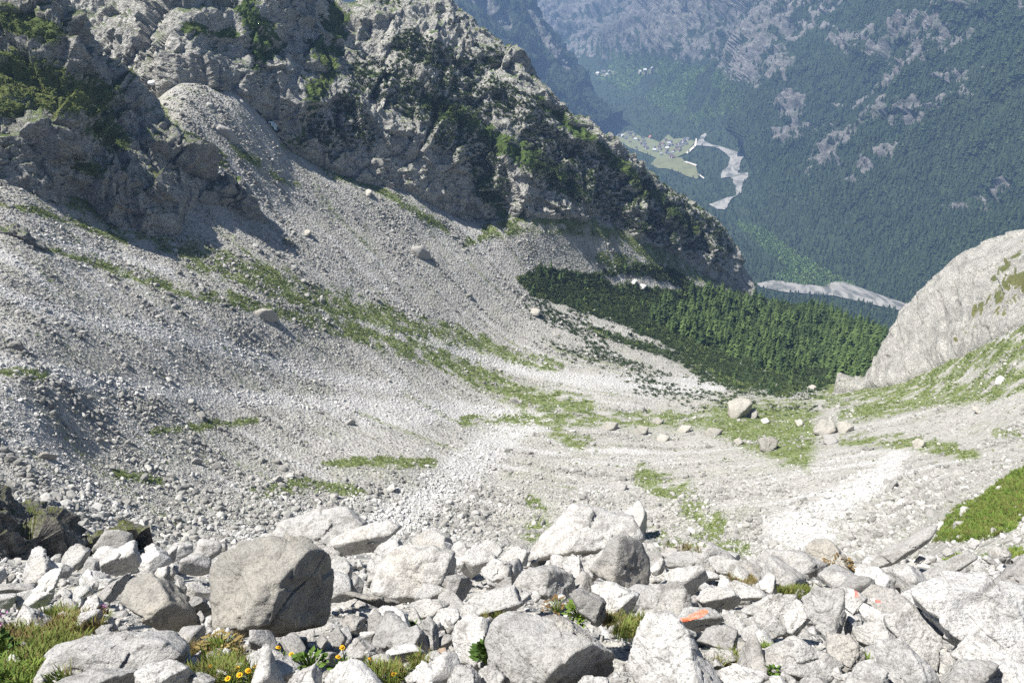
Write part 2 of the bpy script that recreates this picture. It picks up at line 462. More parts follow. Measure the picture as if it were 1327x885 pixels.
xw, yw = GR.V[..., 0], GR.V[..., 1]
left = 1 - sstep(-20, 60, xw)
al = np.where(left > .5, .90 * xw - .42 * yw, -.75 * xw + .2 * yw); ac = np.where(left > .5, .42 * xw + .90 * yw, .2 * xw + .75 * yw)
st_a = fbm(np.stack([al / 90., ac / 7., xw * 0], -1).reshape(-1, 3), 5, 51, .6).reshape(rr.shape)
st_b = fbm(np.stack([al / 60., ac / 4.5, xw * 0 + 5], -1).reshape(-1, 3), 5, 57, .6).reshape(rr.shape)
grass = .52 * sstep(.02, .4, st_a) * (rr > 110)
for pts in (
    [(20, 228, 5), (90, 255, 9), (170, 295, 11), (250, 332, 12), (330, 358, 13), (430, 395, 12), (520, 418, 11), (600, 440, 9), (665, 462, 7), (720, 475, 6)],
    [(280, 378, 3), (350, 400, 5), (430, 422, 8), (540, 456, 9), (620, 488, 10), (690, 520, 11), (760, 527, 8)],
    [(60, 320, 3), (150, 350, 4), (260, 385, 4), (360, 405, 5)],
    [(300, 190, 3), (350, 222, 4), (388, 242, 3)], [(195, 140, 4), (230, 165, 5), (270, 195, 4), (300, 215, 4)],
    [(370, 190, 4), (420, 215, 5), (470, 240, 5), (520, 262, 4), (580, 300, 3)],
    [(635, 298, 8), (700, 288, 10), (760, 292, 10), (850, 328, 9), (930, 366, 7)],
    [(640, 300, 4), (600, 320, 3)], [(780, 335, 6), (830, 350, 8)],
    [(0, 262, 3), (100, 290, 3), (160, 315, 3)], [(0, 480, 4), (60, 490, 5)], [(150, 615, 5), (210, 625, 4)],
    [(330, 640, 5), (420, 628, 8), (470, 640, 5)], [(600, 545, 5), (800, 545, 6), (880, 545, 8)],
    [(420, 600, 4), (560, 600, 5)], [(200, 560, 3), (330, 545, 4)], [(690, 650, 8), (690, 690, 12)],
    [(840, 620, 12), (890, 650, 15), (930, 690, 10)], [(860, 700, 10), (935, 705, 10), (965, 715, 6)],
    [(1010, 760, 8), (1045, 770, 8)], [(960, 745, 5), (985, 752, 6)],
    [(1070, 510, 9), (1150, 490, 12), (1230, 470, 12), (1327, 448, 10)], [(1110, 535, 7), (1210, 515, 8), (1327, 492, 9)],
    [(1090, 570, 5), (1180, 575, 6), (1260, 590, 6)], [(1230, 455, 10), (1280, 420, 10), (1327, 385, 12)],
    [(1290, 560, 5), (1327, 565, 5)], [(720, 560, 7), (760, 575, 6)],
): grass = np.maximum(grass, stroke(wx, wy, [(a_, b_, c_ * 1.45) for a_, b_, c_ in pts], .95) * np.clip(.92 + 1.7 * n_b + .8 * st_a, 0, 1.1))
grass = np.maximum(grass, sstep(-.25, .25, n_a + n_b * .6) * 1.1 * area(wx, wy, [(1055, 520), (1120, 495), (1230, 460), (1290, 420), (1340, 380), (1400, 470), (1327, 520), (1200, 530), (1100, 545)], 14) * (rr > 125))
grass = np.maximum(grass, area(wx, wy, [(880, 545), (930, 522), (1000, 515), (1050, 520), (1060, 560), (1050, 610), (1000, 600), (940, 570)], 20) * np.clip(.95 + .9 * n_b, 0, 1))
bank = area(GX + n_b * 4, GY + n_b * 4, [(1210, 700), (1232, 665), (1262, 638), (1300, 612), (1327, 590), (1400, 560), (1450, 640), (1327, 672), (1270, 700)], 3) * (rr < 118)
bank = np.maximum(bank, stroke(wx, wy, [(1195, 742, 7), (1240, 728, 7)]) * (rr < 118) * .8)
bank = np.maximum(bank, stroke(wx, wy, [(1260, 740, 6), (1327, 722, 8)]) * (rr < 118) * .8)
grass = np.where((rr < 100) & (GX > 1150), bank, np.maximum(grass, bank))
grass = np.where(rr < 17, stroke(GX + n_b * 12, GY + n_b * 12, [(-20, 860, 40), (60, 840, 40), (90, 815, 20)]), grass)
white = .8 * sstep(.04, .34, st_b) * (rr > 110)
for pts in (
    [(0, 380, 7), (98, 413, 8), (220, 432, 9), (304, 457, 9), (392, 481, 8), (520, 505, 8)],
    [(-50, 455, 9), (0, 468, 9), (122, 496, 12), (245, 510, 10), (440, 526, 10), (563, 528, 8), (700, 540, 7)],
    [(20, 222, 4), (70, 242, 5), (130, 262, 6), (175, 290, 5), (210, 310, 3)],
    [(55, 308, 2.0), (100, 321, 2.5), (150, 332, 4), (220, 352, 5)],
    [(415, 404, 2.5), (450, 412, 3), (500, 424, 6), (580, 450, 9), (650, 472, 9), (760, 495, 9)],
    [(700, 545, 12), (645, 570, 22), (600, 610, 24), (550, 645, 24), (495, 685, 22)],
    [(760, 490, 8), (850, 500, 10), (930, 500, 10)], [(470, 545, 8), (600, 540, 8)],
    [(1165, 592, 11), (1140, 622, 15), (1090, 650, 18), (1010, 682, 20), (1060, 700, 20)],
    [(0, 570, 4), (40, 572, 5)], [(1010, 545, 4), (1050, 560, 4)],
): white = np.maximum(white, stroke(GX + n_b * 16 + n_a * 10, GY + n_b * 9 + n_a * 5, pts, 0.65))
white = np.clip(white * (1.1 + .9 * n_b + .4 * n_a), 0, 1)
WOOD = [(672, 362), (700, 347), (765, 356), (830, 342), (880, 352), (905, 372), (960, 380), (985, 384), (1160, 400), (1180, 440), (1138, 478), (1060, 506), (1010, 512), (960, 498), (910, 470), (850, 442), (780, 412), (705, 388)]
wood = area(GX + n_a * 14 + n_b * 8, GY + n_b * 8, WOOD, 6) * (rr > 330)
scrub2 = area(wx, wy, [(690, 385), (760, 395), (880, 445), (1060, 505), (1070, 530), (970, 535), (860, 515), (740, 455), (690, 420)], 20) * (rr > 300) * sstep(-.1, .3, n_a + .4 * n_b)
scrub = area(wx, wy, [(760, 420), (860, 445), (960, 480), (1040, 515), (960, 515), (880, 478), (780, 440)], 10) * 0.55 * (rr > 330)
rubble_gap = area(wx, wy, [(905, 378), (800, 372), (770, 360), (800, 352), (860, 360)], 5)
wood = np.clip(np.maximum(wood, scrub) - 0.8 * rubble_gap, 0, 1)
zone = np.stack([grass, white, wood], -1)
sheet('boulder_slope', GR, M['ground'], zone)
print('ground', round(time.time() - T_START, 1))

# ------------------------------------------------------------------ rock ridge, left hillside, slab, outcrop ledge
def on_ground(c, d=-2.0):
    out = []
    for px, py, r in c:
        h_ = GR.hit(px, py); out.append((px, py, float(math.hypot(h_[0], h_[1])) + d))
    return out
def unit3(v): return np.array(v) / np.linalg.norm(v)
def displace(L, amp, seed, keep_top=0.0):
    n = L.normals(); P = L.V.reshape(-1, 3)
    L.V += n * amp.reshape(L.V.shape[:2] + (1,)) if amp.ndim == 1 else n * amp[..., None]

cx_ = [(-220, 190, 450), (-60, 180, 450), (60, 172, 445), (130, 165, 435), (190, 152, 412), (240, 120, 400), (300, 128, 410), (340, 160, 416), (375, 200, 420), (470, 244, 428),
       (520, 254, 436), (620, 298, 454), (700, 284, 466), (750, 288, 480), (860, 334, 530), (940, 380, 580), (990, 400, 596)]
top_ = [(-220, -10, 520), (-60, -20, 520), (60, -30, 510), (130, -30, 505), (190, -34, 495), (240, -40, 475), (300, -34, 490), (340, -40, 500), (400, -22, 515), (432, 4, 530), (450, 8, 532), (480, -2, 540), (500, 4, 542),
        (545, -6, 556), (562, -6, 558), (600, 22, 552), (650, 60, 540), (700, 108, 528), (735, 146, 530), (800, 194, 552), (850, 238, 572), (905, 274, 596), (940, 304, 606), (965, 345, 606), (990, 392, 604)]
def between(A, B, ft, fr):
    out = []
    for (px, py, r) in A:
        bx = [q[0] for q in B]
        py2 = np.interp(px, bx, [q[1] for q in B]); r2 = np.interp(px, bx, [q[2] for q in B])
        out.append((px, py + (py2 - py) * ft, r + (r2 - r) * fr))
    return out
W_CURVES = [cx_, between(cx_, top_, 0.34, 0.14), between(cx_, top_, 0.72, 0.55), top_,
            [(px, py + 45, r * 1.10) for px, py, r in top_], [(px, py + 160, r * 1.3) for px, py, r in top_]]
print('W', [(a, b, round(c)) for a, b, c in cx_], 'g', [round(c) for a, b, c in on_ground(cx_, 0)])
cx_ = [(q[0], q[1], max(q[2], w_[2] + 4)) for q, w_ in zip(cx_, on_ground(cx_, 0))]; W_CURVES[0] = cx_
WL = Loft(W_CURVES, -190, 988, 1180, [90, 110, 90, 26, 14])
P = WL.V.reshape(-1, 3)
q = P * np.array([1, 1, 0.55])
def strata(P, k):
    ns = unit3((.50, -.12, .86)); a = P @ ns
    return (P + np.outer(a * (k - 1), ns))
ribw = fbm(np.stack([P[:, 0] / 34. + .4 * perlin(P / 60., 3), P[:, 1] / 90., P[:, 2] / 110.], -1), 4, 73, .55, True)
q3 = strata(P, 1.5)
rel = ribw * 9 + facets(P / 34., 5, 1.2) * 5 + facets(q3 / 16., 6, 1.3) * 3.2 + facets(q3 / 6.5, 8, 1.3) * 1.2 + facets(q3 / 2.8, 9, 1.3) * .45 + facets(P / 1.5, 10, 1.3) * .2
rel = rel.reshape(WL.V.shape[:2])
edge = np.minimum(1, (WL.sq / 0.16))[:, None]
ax = WL.az
fade = sstep(ax[-1], ax[-1] - 0.10, ax)[None]
WL.V += WL.normals() * (rel * (0.55 + 0.45 * edge) * (0.3 + 0.7 * fade) * np.where(WL.sq > 3, .5, np.where(WL.sq > 2.6, .6, 1))[:, None])[..., None]
WX, WY = project(WL.V)
wn = fbm(WL.V.reshape(-1, 3) / 22., 4, 91).reshape(WX.shape)
gw = np.zeros(WX.shape)
for pts in ([(440, 20, 8), (420, 70, 12), (400, 130, 10), (380, 185, 9)], [(320, 10, 10), (350, 50, 16), (330, 80, 10)], [(240, 40, 6), (300, 45, 8)],
            [(700, 130, 5), (800, 210, 7), (900, 300, 8)], [(560, 130, 10), (640, 180, 12), (740, 240, 12)], [(620, 230, 10), (660, 290, 8)]):
    gw = np.maximum(gw, 1.8 * stroke(WX + wn * 30, WY + wn * 20, pts, .9))
sheet('rocky_ridge', WL, M['cliff'], np.stack([gw] * 3, -1))

lb = [(-120, 215, 222), (0, 222, 236), (60, 240, 246), (130, 268, 258), (190, 282, 270), (240, 262, 292), (285, 232, 312)]
lt = [(-120, 60, 305), (-50, 15, 318), (0, -14, 322), (45, -20, 326), (72, -2, 328), (108, 50, 328), (150, 100, 328), (198, 136, 328), (242, 188, 322), (288, 229, 316)]
print('old hill', lb); lb = on_ground(lb); print('new', [(a, b, round(c)) for a, b, c in lb])
lt = [(px, py, float(np.interp(px, [q[0] for q in lb], [q[2] for q in lb])) + 68 * float(np.interp(px, [0, 185, 285], [1, .75, .1]))) for px, py, r in lt]
lbu = [(px, py + 26, r - 3) for px, py, r in lb]
HL = Loft([lbu, lb, between(lb, lt, .30, .16), between(lb, lt, .5, .5), lt, [(px, py + 60, r * 1.10) for px, py, r in lt], [(px, py + 200, r * 1.25) for px, py, r in lt]],
          -110, 282, 480, [6, 70, 60, 80, 24, 12])
P = HL.V.reshape(-1, 3); q = P * np.array([1, 1, .6])
q3 = strata(P, 1.4)
rel = (facets(P / 22., 15, 1.3) * 5 + facets(q3 / 10., 16, 1.3) * 2.4 + facets(q3 / 4., 18, 1.3) * .9 + facets(q3 / 1.7, 19, 1.3) * .3 + fbm(P / 26., 4, 171, .5, True) * 4.0).reshape(HL.V.shape[:2])
f2 = sstep(HL.az[-1], HL.az[-1] - 0.08, HL.az)[None]
HL.V += HL.normals() * (rel * (0.15 + 0.85 * f2))[..., None]
HX, HY = project(HL.V)
hn = fbm(HL.V.reshape(-1, 3) / 14., 4, 191).reshape(HX.shape)
gh = np.zeros(HX.shape)
for pts in ([(20, 30, 14), (70, 45, 12)], [(0, 90, 22), (60, 110, 26), (130, 130, 22)], [(0, 140, 14), (35, 145, 10)], [(120, 160, 14), (150, 180, 12)], [(90, 205, 8), (110, 215, 8)]):
    gh = np.maximum(gh, 2.0 * stroke(HX + hn * 30, HY + hn * 20, pts, .9))
sheet('rocky_hillside', HL, M['hill'], np.stack([gh] * 3, -1))

# the pale slab of bare rock on the right
sb = [(1120, 503, 350), (1150, 499, 338), (1200, 480, 318), (1260, 452, 302), (1327, 418, 290), (1500, 365, 270)]
stp = [(1120, 492, 378), (1142, 455, 384), (1165, 412, 392), (1190, 380, 398), (1220, 352, 402), (1255, 326, 404), (1290, 309, 404), (1327, 300, 404), (1500, 250, 400)]
print('slab old', sb); sb = on_ground(sb, -3); print('new', [(a, b, round(c)) for a, b, c in sb])
sbu = [(px, py + 26, r - 3) for px, py, r in sb]
SL = Loft([sbu, sb, between(sb, stp, .5, .42), between(sb, stp, .85, .75), stp, [(px, py + 14, r * 1.06) for px, py, r in stp], [(px, py + 170, r * 1.3) for px, py, r in stp]],
          1122, 1500, 420, [6, 60, 60, 30, 14, 14])
P = SL.V.reshape(-1, 3)
qq = np.stack([P[:, 0] * .5 + P[:, 2] * .5, P[:, 1] * .3, P[:, 2] * 1.4 - P[:, 0] * .55], -1)
rel = (facets(qq / 9., 25, .9) * 1.3 + facets(qq / 3.2, 26, .9) * 0.45 + fbm(qq / 12., 4, 271, .5, True) * .5).reshape(SL.V.shape[:2])
SL.V += SL.normals() * (rel * np.clip(SL.sq - .9, 0, .4)[:, None] / .4)[..., None]
SX, SY = project(SL.V)
sn = fbm(P / 14., 5, 281).reshape(SX.shape)
gs = np.clip(stroke(SX + sn * 30, SY + sn * 20, [(1220, 462, 6), (1290, 400, 16), (1340, 350, 26)], .9) * (.7 + 1.6 * sn), 0, 1.1)
sheet('rock_slab', SL, M['slab'], np.stack([gs] * 3, -1))

# dark mossy ledges low on the left
ob = [(-260, 740, 56), (-60, 735, 58), (0, 732, 60), (60, 728, 62), (100, 722, 64), (128, 712, 67)]
o1 = [(-260, 650, 64), (-60, 655, 64), (0, 668, 63.5), (30, 688, 63), (60, 690, 64), (85, 692, 65), (110, 700, 66), (128, 712, 67.5)]
o2 = [(-260, 620, 70), (-60, 620, 70), (0, 664, 69), (30, 686, 68), (60, 686, 67), (85, 688, 67), (110, 697, 68), (128, 711, 69)]
o3 = [(-260, 600, 74), (-60, 612, 73), (0, 655, 71), (18, 660, 71), (35, 668, 71), (60, 669, 72), (75, 669, 72), (100, 684, 72), (128, 710, 72)]
o4 = [(-260, 590, 84), (-60, 606, 84), (0, 652, 82), (18, 658, 80), (35, 660, 80), (70, 664, 80), (90, 672, 80), (110, 687, 80), (128, 709, 80)]
o5 = [(px, py + 40, r + 16) for px, py, r in o4]
ob, o1, o2, o3, o4, o5 = [[(px * .8 if px > 0 else px, py + (5 if px < 100 else 0), r) for px, py, r in c_] for c_ in (ob, o1, o2, o3, o4, o5)]
OL = Loft([ob, o1, o2, o3, o4, o5], -260, 99, 320, [50, 26, 34, 30, 20])
P = OL.V.reshape(-1, 3); q = P * np.array([1, 1, .5])
rel = (facets(q / 2.6, 35, 1.4) * 0.9 + facets(q / 1.0, 36, 1.3) * 0.42 + fbm(q / 3., 4, 371, .5, True) * .4).reshape(OL.V.shape[:2])
OL.V += OL.normals() * (rel * sstep(OL.az[-1], OL.az[-1] - .035, OL.az)[None])[..., None]
sheet('mossy_ledge', OL, M['outcrop'], np.full(OL.V.shape, .22))
print('walls', round(time.time() - T_START, 1))

# ------------------------------------------------------------------ the far valley
f0 = [(300, 430, -930), (700, 440, -900), (985, 450, -820), (1100, 455, -790), (1175, 470, -780), (1327, 520, -780), (1600, 600, -780)]
f1 = [(300, 330, -760), (700, 340, -760), (900, 395, -735), (985, 378, -715), (1090, 390, -705), (1175, 412, -700), (1327, 470, -700), (1600, 560, -700)]
f2 = [(300, 110, -640), (560, 100, -645), (700, 84, -640), (760, 92, -640), (850, 132, -650), (905, 166, -660), (968, 200, -668), (985, 262, -690), (1030, 318, -700), (1100, 358, -702), (1175, 390, -700), (1327, 450, -695), (1600, 540, -690)]
f4 = [(300, -60, 8600), (560, -60, 8200), (700, -60, 7400), (760, -60, 6900), (850, -60, 5900), (905, -60, 5200), (968, -60, 4650), (985, -60, 4500), (1030, -60, 4150), (1100, -60, 3750), (1175, -60, 3350), (1327, -60, 2780), (1600, -60, 2250)]
def r_of(c):
    a, t = az_t([q[0] for q in c], [q[1] for q in c]); r = np.array([q[2] for q in c], float)
    r = np.where(r < 0, r / t, r)
    return [(q[0], q[1], float(x)) for q, x in zip(c, r)]
f0, f1, f2 = r_of(f0), r_of(f1), r_of(f2)
def glide(A, B, ft, fr):
    out = []
    for (a, b) in zip(A, B):
        out.append((a[0], a[1] + (b[1] - a[1]) * ft, a[2] + (b[2] - a[2]) * fr))
    return out
f3a = [(a[0], a[1] + (np.interp(a[0], [q[0] for q in f4], [q[1] for q in f4]) - a[1]) * .35, a[2] + (np.interp(a[0], [q[0] for q in f4], [q[2] for q in f4]) - a[2]) * .33) for a in f2]
f5 = [(px, -150, r * 1.12) for px, py, r in f4]
FL = Loft([f0, f1, f2, f3a, f4, f5], 320, 1560, 1050, [14, 150, 230, 430, 30])
P = FL.V.reshape(-1, 3)
hgt = sstep(1.0, 1.25, FL.sq - 1)[:, None] * np.ones(FL.V.shape[:2])
# gullies and ribs run down the fall line of the right-hand wall
wv = perlin(P / 700., 9) * 160
u = (P[:, 0] * 0.12 + P[:, 1] * 0.97) + wv; w_ = P[:, 0]
ribP = np.stack([u / 330., w_ / 1300., P[:, 2] / 1100.], -1)
ribs = fbm(ribP, 5, 401, .55, True).reshape(hgt.shape)
ribs2 = fbm(np.stack([u / 95., w_ / 420., P[:, 2] / 380.], -1), 4, 411, .55, True).reshape(hgt.shape)
fc = (facets(P / 240., 45, 1.2) * 55 + facets(P / 90., 46, 1.2) * 22).reshape(hgt.shape)
fc2 = (facets(P / 34., 47, 1.2) * 11 + fbm(P / 90., 5, 451, .6, True) * 22).reshape(hgt.shape)
FX, FY = project(FL.V)
backwall = area(FX, FY, [(600, -300), (600, 60), (700, 75), (760, 75), (850, 90), (935, 90), (990, -10), (1000, -300)], 12)
n_big = fbm(P / 260., 5, 421).reshape(hgt.shape); n_med = fbm(P / 70., 4, 431).reshape(hgt.shape)
rockm = np.maximum.reduce([
    backwall * 1.0,
    area(FX + n_big * 40, FY + n_big * 30, [(930, 40), (1000, 0), (1060, 10), (1045, 90), (1040, 140), (1000, 135), (955, 120)], 14) * .9,
    area(FX + n_big * 12, FY + n_big * 12, [(1020, 165), (1040, 145), (1062, 155), (1055, 178), (1030, 192)], 5) * 1.0,
    stroke(FX + n_big * 40, FY + n_big * 30, [(1330, 0, 40), (1280, 30, 30), (1230, 50, 22), (1140, 85, 14), (1100, 70, 10)], .8) * .8,
    stroke(FX + n_big * 40, FY + n_big * 30, [(1290, 60, 10), (1180, 130, 14), (1130, 150, 10), (1080, 190, 12), (1030, 210, 8)], .8) * .75,
    stroke(FX + n_big * 40, FY + n_big * 30, [(1290, 150, 8), (1240, 170, 12), (1160, 190, 12), (1110, 230, 10), (1065, 265, 6)], .8) * .75,
    stroke(FX + n_big * 40, FY + n_big * 30, [(1327, 260, 10), (1290, 290, 14), (1240, 300, 8)], .8) * .8,
    stroke(FX + n_big * 40, FY + n_big * 30, [(1200, 240, 7), (1150, 265, 5), (1120, 285, 4)], .8) * .7,
    stroke(FX + n_big * 40, FY + n_big * 30, [(1327, 90, 6), (1250, 130, 7)], .8) * .6,
    stroke(FX + n_big * 30, FY + n_big * 20, [(1110, 0, 8), (1060, 60, 8), (1010, 70, 8)], .8) * .7])
n_fin = fbm(P / 38., 4, 441).reshape(hgt.shape)
rock = sstep(0.42, 0.72, rockm * 0.62 + (ribs2 - .3) * .4 + (ribs - .3) * .55 + n_med * .8 + n_fin * 1.4 + n_big * .2) * hgt * sstep(0.02, .3, rockm)
mdisp = hgt * (ribs * (130 + 60 * backwall) + ribs2 * 38 + fc * (0.12 + 0.3 * np.clip(rockm, 0, 1)) + fc2 * np.clip(.25 + rockm, 0, 1))
mdisp *= sstep(1.0, 1.6, FL.sq - 1)[:, None] * .9 + .1
nrm = FL.normals()
FL.V += nrm * mdisp[..., None]
FX, FY = project(FL.V)
scrub_f = area(FX + n_med * 14, FY + n_med * 8, [(955, 290), (990, 300), (1035, 335), (1105, 372), (1090, 378), (1030, 372), (1000, 360), (1025, 350), (990, 320)], 6)
scrub_f = np.maximum(scrub_f, .7 * area(FX + n_med * 14, FY + n_med * 8, [(770, 62), (940, 92), (960, 140), (900, 160), (770, 100)], 8) * (n_big > -.15))

def far_mat():
    t = NT('far_mountain'); P = t.pos()
    z = t.n('ShaderNodeSeparateColor', Color=t.attr('zone').outputs['Color'])
    rk, sc, bw = z.outputs
    n1 = t.noise(P, 0.012, 8, .7); n2 = t.noise(P, 0.06, 7, .72); st = t.noise(t.scale(P, (1, 1, .45)), 0.02, 8, .7, .8)
    c = t.ramp(n2, (.3, (0.016, 0.030, 0.013)), (.7, (0.045, 0.068, 0.026)))
    c = t.mix(t.ramp(t.math('ADD', sc, t.math('MULTIPLY', t.math('SUBTRACT', n1, .5), .9)), (.3, 0.), (.55, 1.)), c,
              t.ramp(n2, (.3, (0.07, 0.12, 0.035)), (.7, (0.12, 0.18, 0.055))))
    rc = t.ramp(n2, (.3, (0.09, 0.087, 0.08)), (.5, (0.19, 0.182, 0.168)), (.7, (0.31, 0.298, 0.275)))
    rc = t.mix(t.ramp(st, (.48, 0.), (.66, .7)), rc, (0.09, 0.085, 0.08))
    rc = t.mix(t.ramp(n1, (.52, 0.), (.64, .75)), rc, (0.06, 0.085, 0.04))
    m = t.ramp(t.math('ADD', rk, t.math('MULTIPLY', t.math('SUBTRACT', n2, .5), 1.2)), (.35, 0.), (.65, 1.))
    c = t.mix(m, c, rc)
    n = t.bump(st, .7, 30.); n = t.bump(n2, .7, 9., n)
    return t.out(c, n)
M['far'] = far_mat()
sheet('far_mountainside', FL, M['far'], np.stack([rock, scrub_f, backwall], -1))

# wooded shoulder on the near left of the valley
ab = [(330, 260, -720), (480, 260, -700), (600, 260, -690), (700, 230, -680), (760, 170, -665), (800, 145, -655)]
ab = r_of(ab)
at_ = [(330, -260, 4200), (480, -170, 4200), (560, -110, 4150), (640, -45, 4050), (678, -4, 4000), (702, 36, 3950), (730, 82, 3900), (756, 116, 3850), (778, 135, 3800), (800, 143, 3750)]
AL = Loft([ab, between(ab, at_, .5, .5), at_, [(px, py + 30, r * 1.08) for px, py, r in at_], [(px, py + 120, r * 1.3) for px, py, r in at_]], 340, 798, 420, [110, 110, 16, 10])
P = AL.V.reshape(-1, 3)
u = P[:, 0] * .75 + P[:, 1] * .6
rel = (fbm(np.stack([u / 240., P[:, 1] / 800., P[:, 2] / 500.], -1), 5, 501, .55, True) * 60 + facets(P / 110., 55, 1.2) * 30 + facets(P / 45., 56, 1.2) * 12).reshape(AL.V.shape[:2])
ef = sstep(AL.az[-1], AL.az[-1] - .06, AL.az)[None]
AL.V += AL.normals() * (rel * (0.1 + .9 * ef))[..., None]
AX, AY = project(AL.V)
an = fbm(AL.V.reshape(-1, 3) / 160., 5, 521).reshape(AX.shape)
arock = np.maximum.reduce([stroke(AX + an * 25, AY + an * 20, [(600, -20, 10), (640, 15, 8), (655, 30, 6)], .8), stroke(AX + an * 25, AY + an * 20, [(690, 20, 8), (715, 60, 8), (735, 85, 6)], .8) * .9,
                           sstep(.15, .4, an) * .5])
sheet('wooded_shoulder', AL, M['far'], np.stack([arock, arock * 0, arock * 0], -1))
print('far', round(time.time() - T_START, 1))

# patches on the valley floor: gravel river, meadow, village ground, tracks
def patch(name, poly, mat, L, lift, kind='structure', cuts=2):
    bm = bmesh.new()
    vs = [bm.verts.new((x, y, 0)) for x, y in poly]
    bm.faces.new(vs).normal_update()
    bmesh.ops.triangulate(bm, faces=bm.faces[:])
    for _ in range(cuts):
        bmesh.ops.subdivide_edges(bm, edges=[e for e in bm.edges if e.calc_length() > 3], cuts=1, use_grid_fill=False)
        bmesh.ops.triangulate(bm, faces=bm.faces[:])
    bv = [v for v in bm.verts]
    wob = fbm(np.array([(v.co.x * .35, v.co.y * .35, 1.7) for v in bv]), 3, 61) * (2.2 if 'river' in name else .8)
    for v, w0 in zip(bv, wob):
        if v.is_boundary: v.co.x += w0; v.co.y += w0 * .5
    for v in bm.verts:
        p = L.hit(v.co.x, v.co.y); v.co = (p[0], p[1], p[2] + lift)
    bmesh.ops.recalc_face_normals(bm, faces=bm.faces[:])
    me = bpy.data.meshes.new(name); bm.to_mesh(me); bm.free()
    me.materials.append(mat)
    for pl in me.polygons:
        pl.use_smooth = True
    o = link(name, me, kind=kind)
    return o
def z8(*pts): return [(780 + x / 6.03, 160 + y / 6.03) for x, y in pts]
RIVER_A = z8((730, 180), (760, 125), (805, 85), (818, 95), (795, 145), (860, 178), (920, 188), (1000, 215), (1060, 235), (1115, 260), (1085, 300), (1070, 370), (1060, 400), (1140, 395), (1142, 430), (1100, 480),
             (1085, 555), (1010, 600), (965, 685), (900, 682), (835, 645), (960, 600), (1050, 575), (1040, 500), (1000, 430), (930, 440), (930, 400), (990, 330), (1000, 280), (960, 240), (915, 207), (850, 192))
RIVER_B = [(980, 369), (1003, 365), (1040, 370), (1066, 373), (1078, 367), (1092, 366), (1125, 379), (1166, 393), (1190, 401), (1195, 411), (1150, 401), (1080, 385), (1020, 381), (985, 374)]
patch('gravel_river', RIVER_A, M['gravel'], FL, 5.0)
patch('gravel_river', RIVER_B, M['gravel'], FL, 4.0)
MEADOW = z8((380, 330), (420, 280), (520, 270), (620, 275), (650, 310), (730, 330), (755, 430), (740, 445), (660, 420), (600, 390), (500, 360), (440, 360))
VILL = z8((100, 110), (160, 80), (230, 70), (300, 110), (370, 120), (450, 155), (520, 95), (560, 130), (650, 120), (730, 150), (660, 240), (560, 280), (430, 280), (330, 240), (220, 200), (140, 150))
patch('meadow', MEADOW, M['meadow'], FL, 4.0)
patch('village_ground', VILL, M['village_green'], FL, 4.0)
patch('gravel_track', z8((655, 240), (720, 180), (732, 130), (742, 130), (738, 185), (670, 250)), M['track'], FL, 5.5)
patch('gravel_track', z8((645, 305), (690, 318), (740, 335), (735, 348), (690, 330), (645, 318)), M['track'], FL, 6.0)
patch('gravel_track', z8((755, 405), (800, 438), (795, 448), (750, 415)), M['track'], FL, 6.0)
patch('hamlet_ground', [(770, 97), (795, 93), (800, 97), (782, 101)], M['village_green'], FL, 5.0)
patch('hamlet_ground', [(828, 92), (862, 90), (866, 94), (840, 100)], M['village_green'], FL, 5.0)

# ------------------------------------------------------------------ scatter
def protos_icos(level):
    bm = bmesh.new(); bmesh.ops.create_icosphere(bm, subdivisions=level, radius=1)
    v = np.array([x.co[:] for x in bm.verts]); f = np.array([[q.index for q in x.verts] for x in bm.faces]); bm.free()
    return v / np.linalg.norm(v, axis=1)[:, None], f
ICO = {k: protos_icos(k) for k in (2, 3, 4, 5, 6)}

def poly_radius(D, N, off, p):
    """distance from the centre to a softened polyhedron with planes N.x = off, along directions D"""
    dn = D @ N.T
    inv = np.where(dn > 1e-4, dn / off[None], 0)
    return 1.0 / (np.maximum((inv ** p).sum(1), 1e-12) ** (1.0 / p))

def random_rock(seed, level=2, p=26, n=11, flat=0.75, rough=0.0):
    g = np.random.default_rng(seed)
    N = g.normal(size=(n, 3)); N /= np.linalg.norm(N, axis=1)[:, None]
    N = np.vstack([N, np.eye(3), -np.eye(3)])
    off = np.concatenate([g.uniform(0.55, 1.0, n), g.uniform(0.75, 1.1, 6)])
    D, F = ICO[level]
    V = D * poly_radius(D, N, off, p)[:, None]
    if rough:
        V += D * (fbm(V * 1.7 + seed, 4, seed) * rough + facets(V * 2.2 + seed, seed) * rough * .5)[:, None]
    V *= np.array([g.uniform(.85, 1.2), g.uniform(.7, 1.0), g.uniform(.5, 0.95) * flat / .75])
    return V / np.abs(V).max(), F

HID = {}
def proto_objs(name, meshes):
    out = []
    for m in meshes: out.append(bpy.data.objects.new(name, m))
    return out

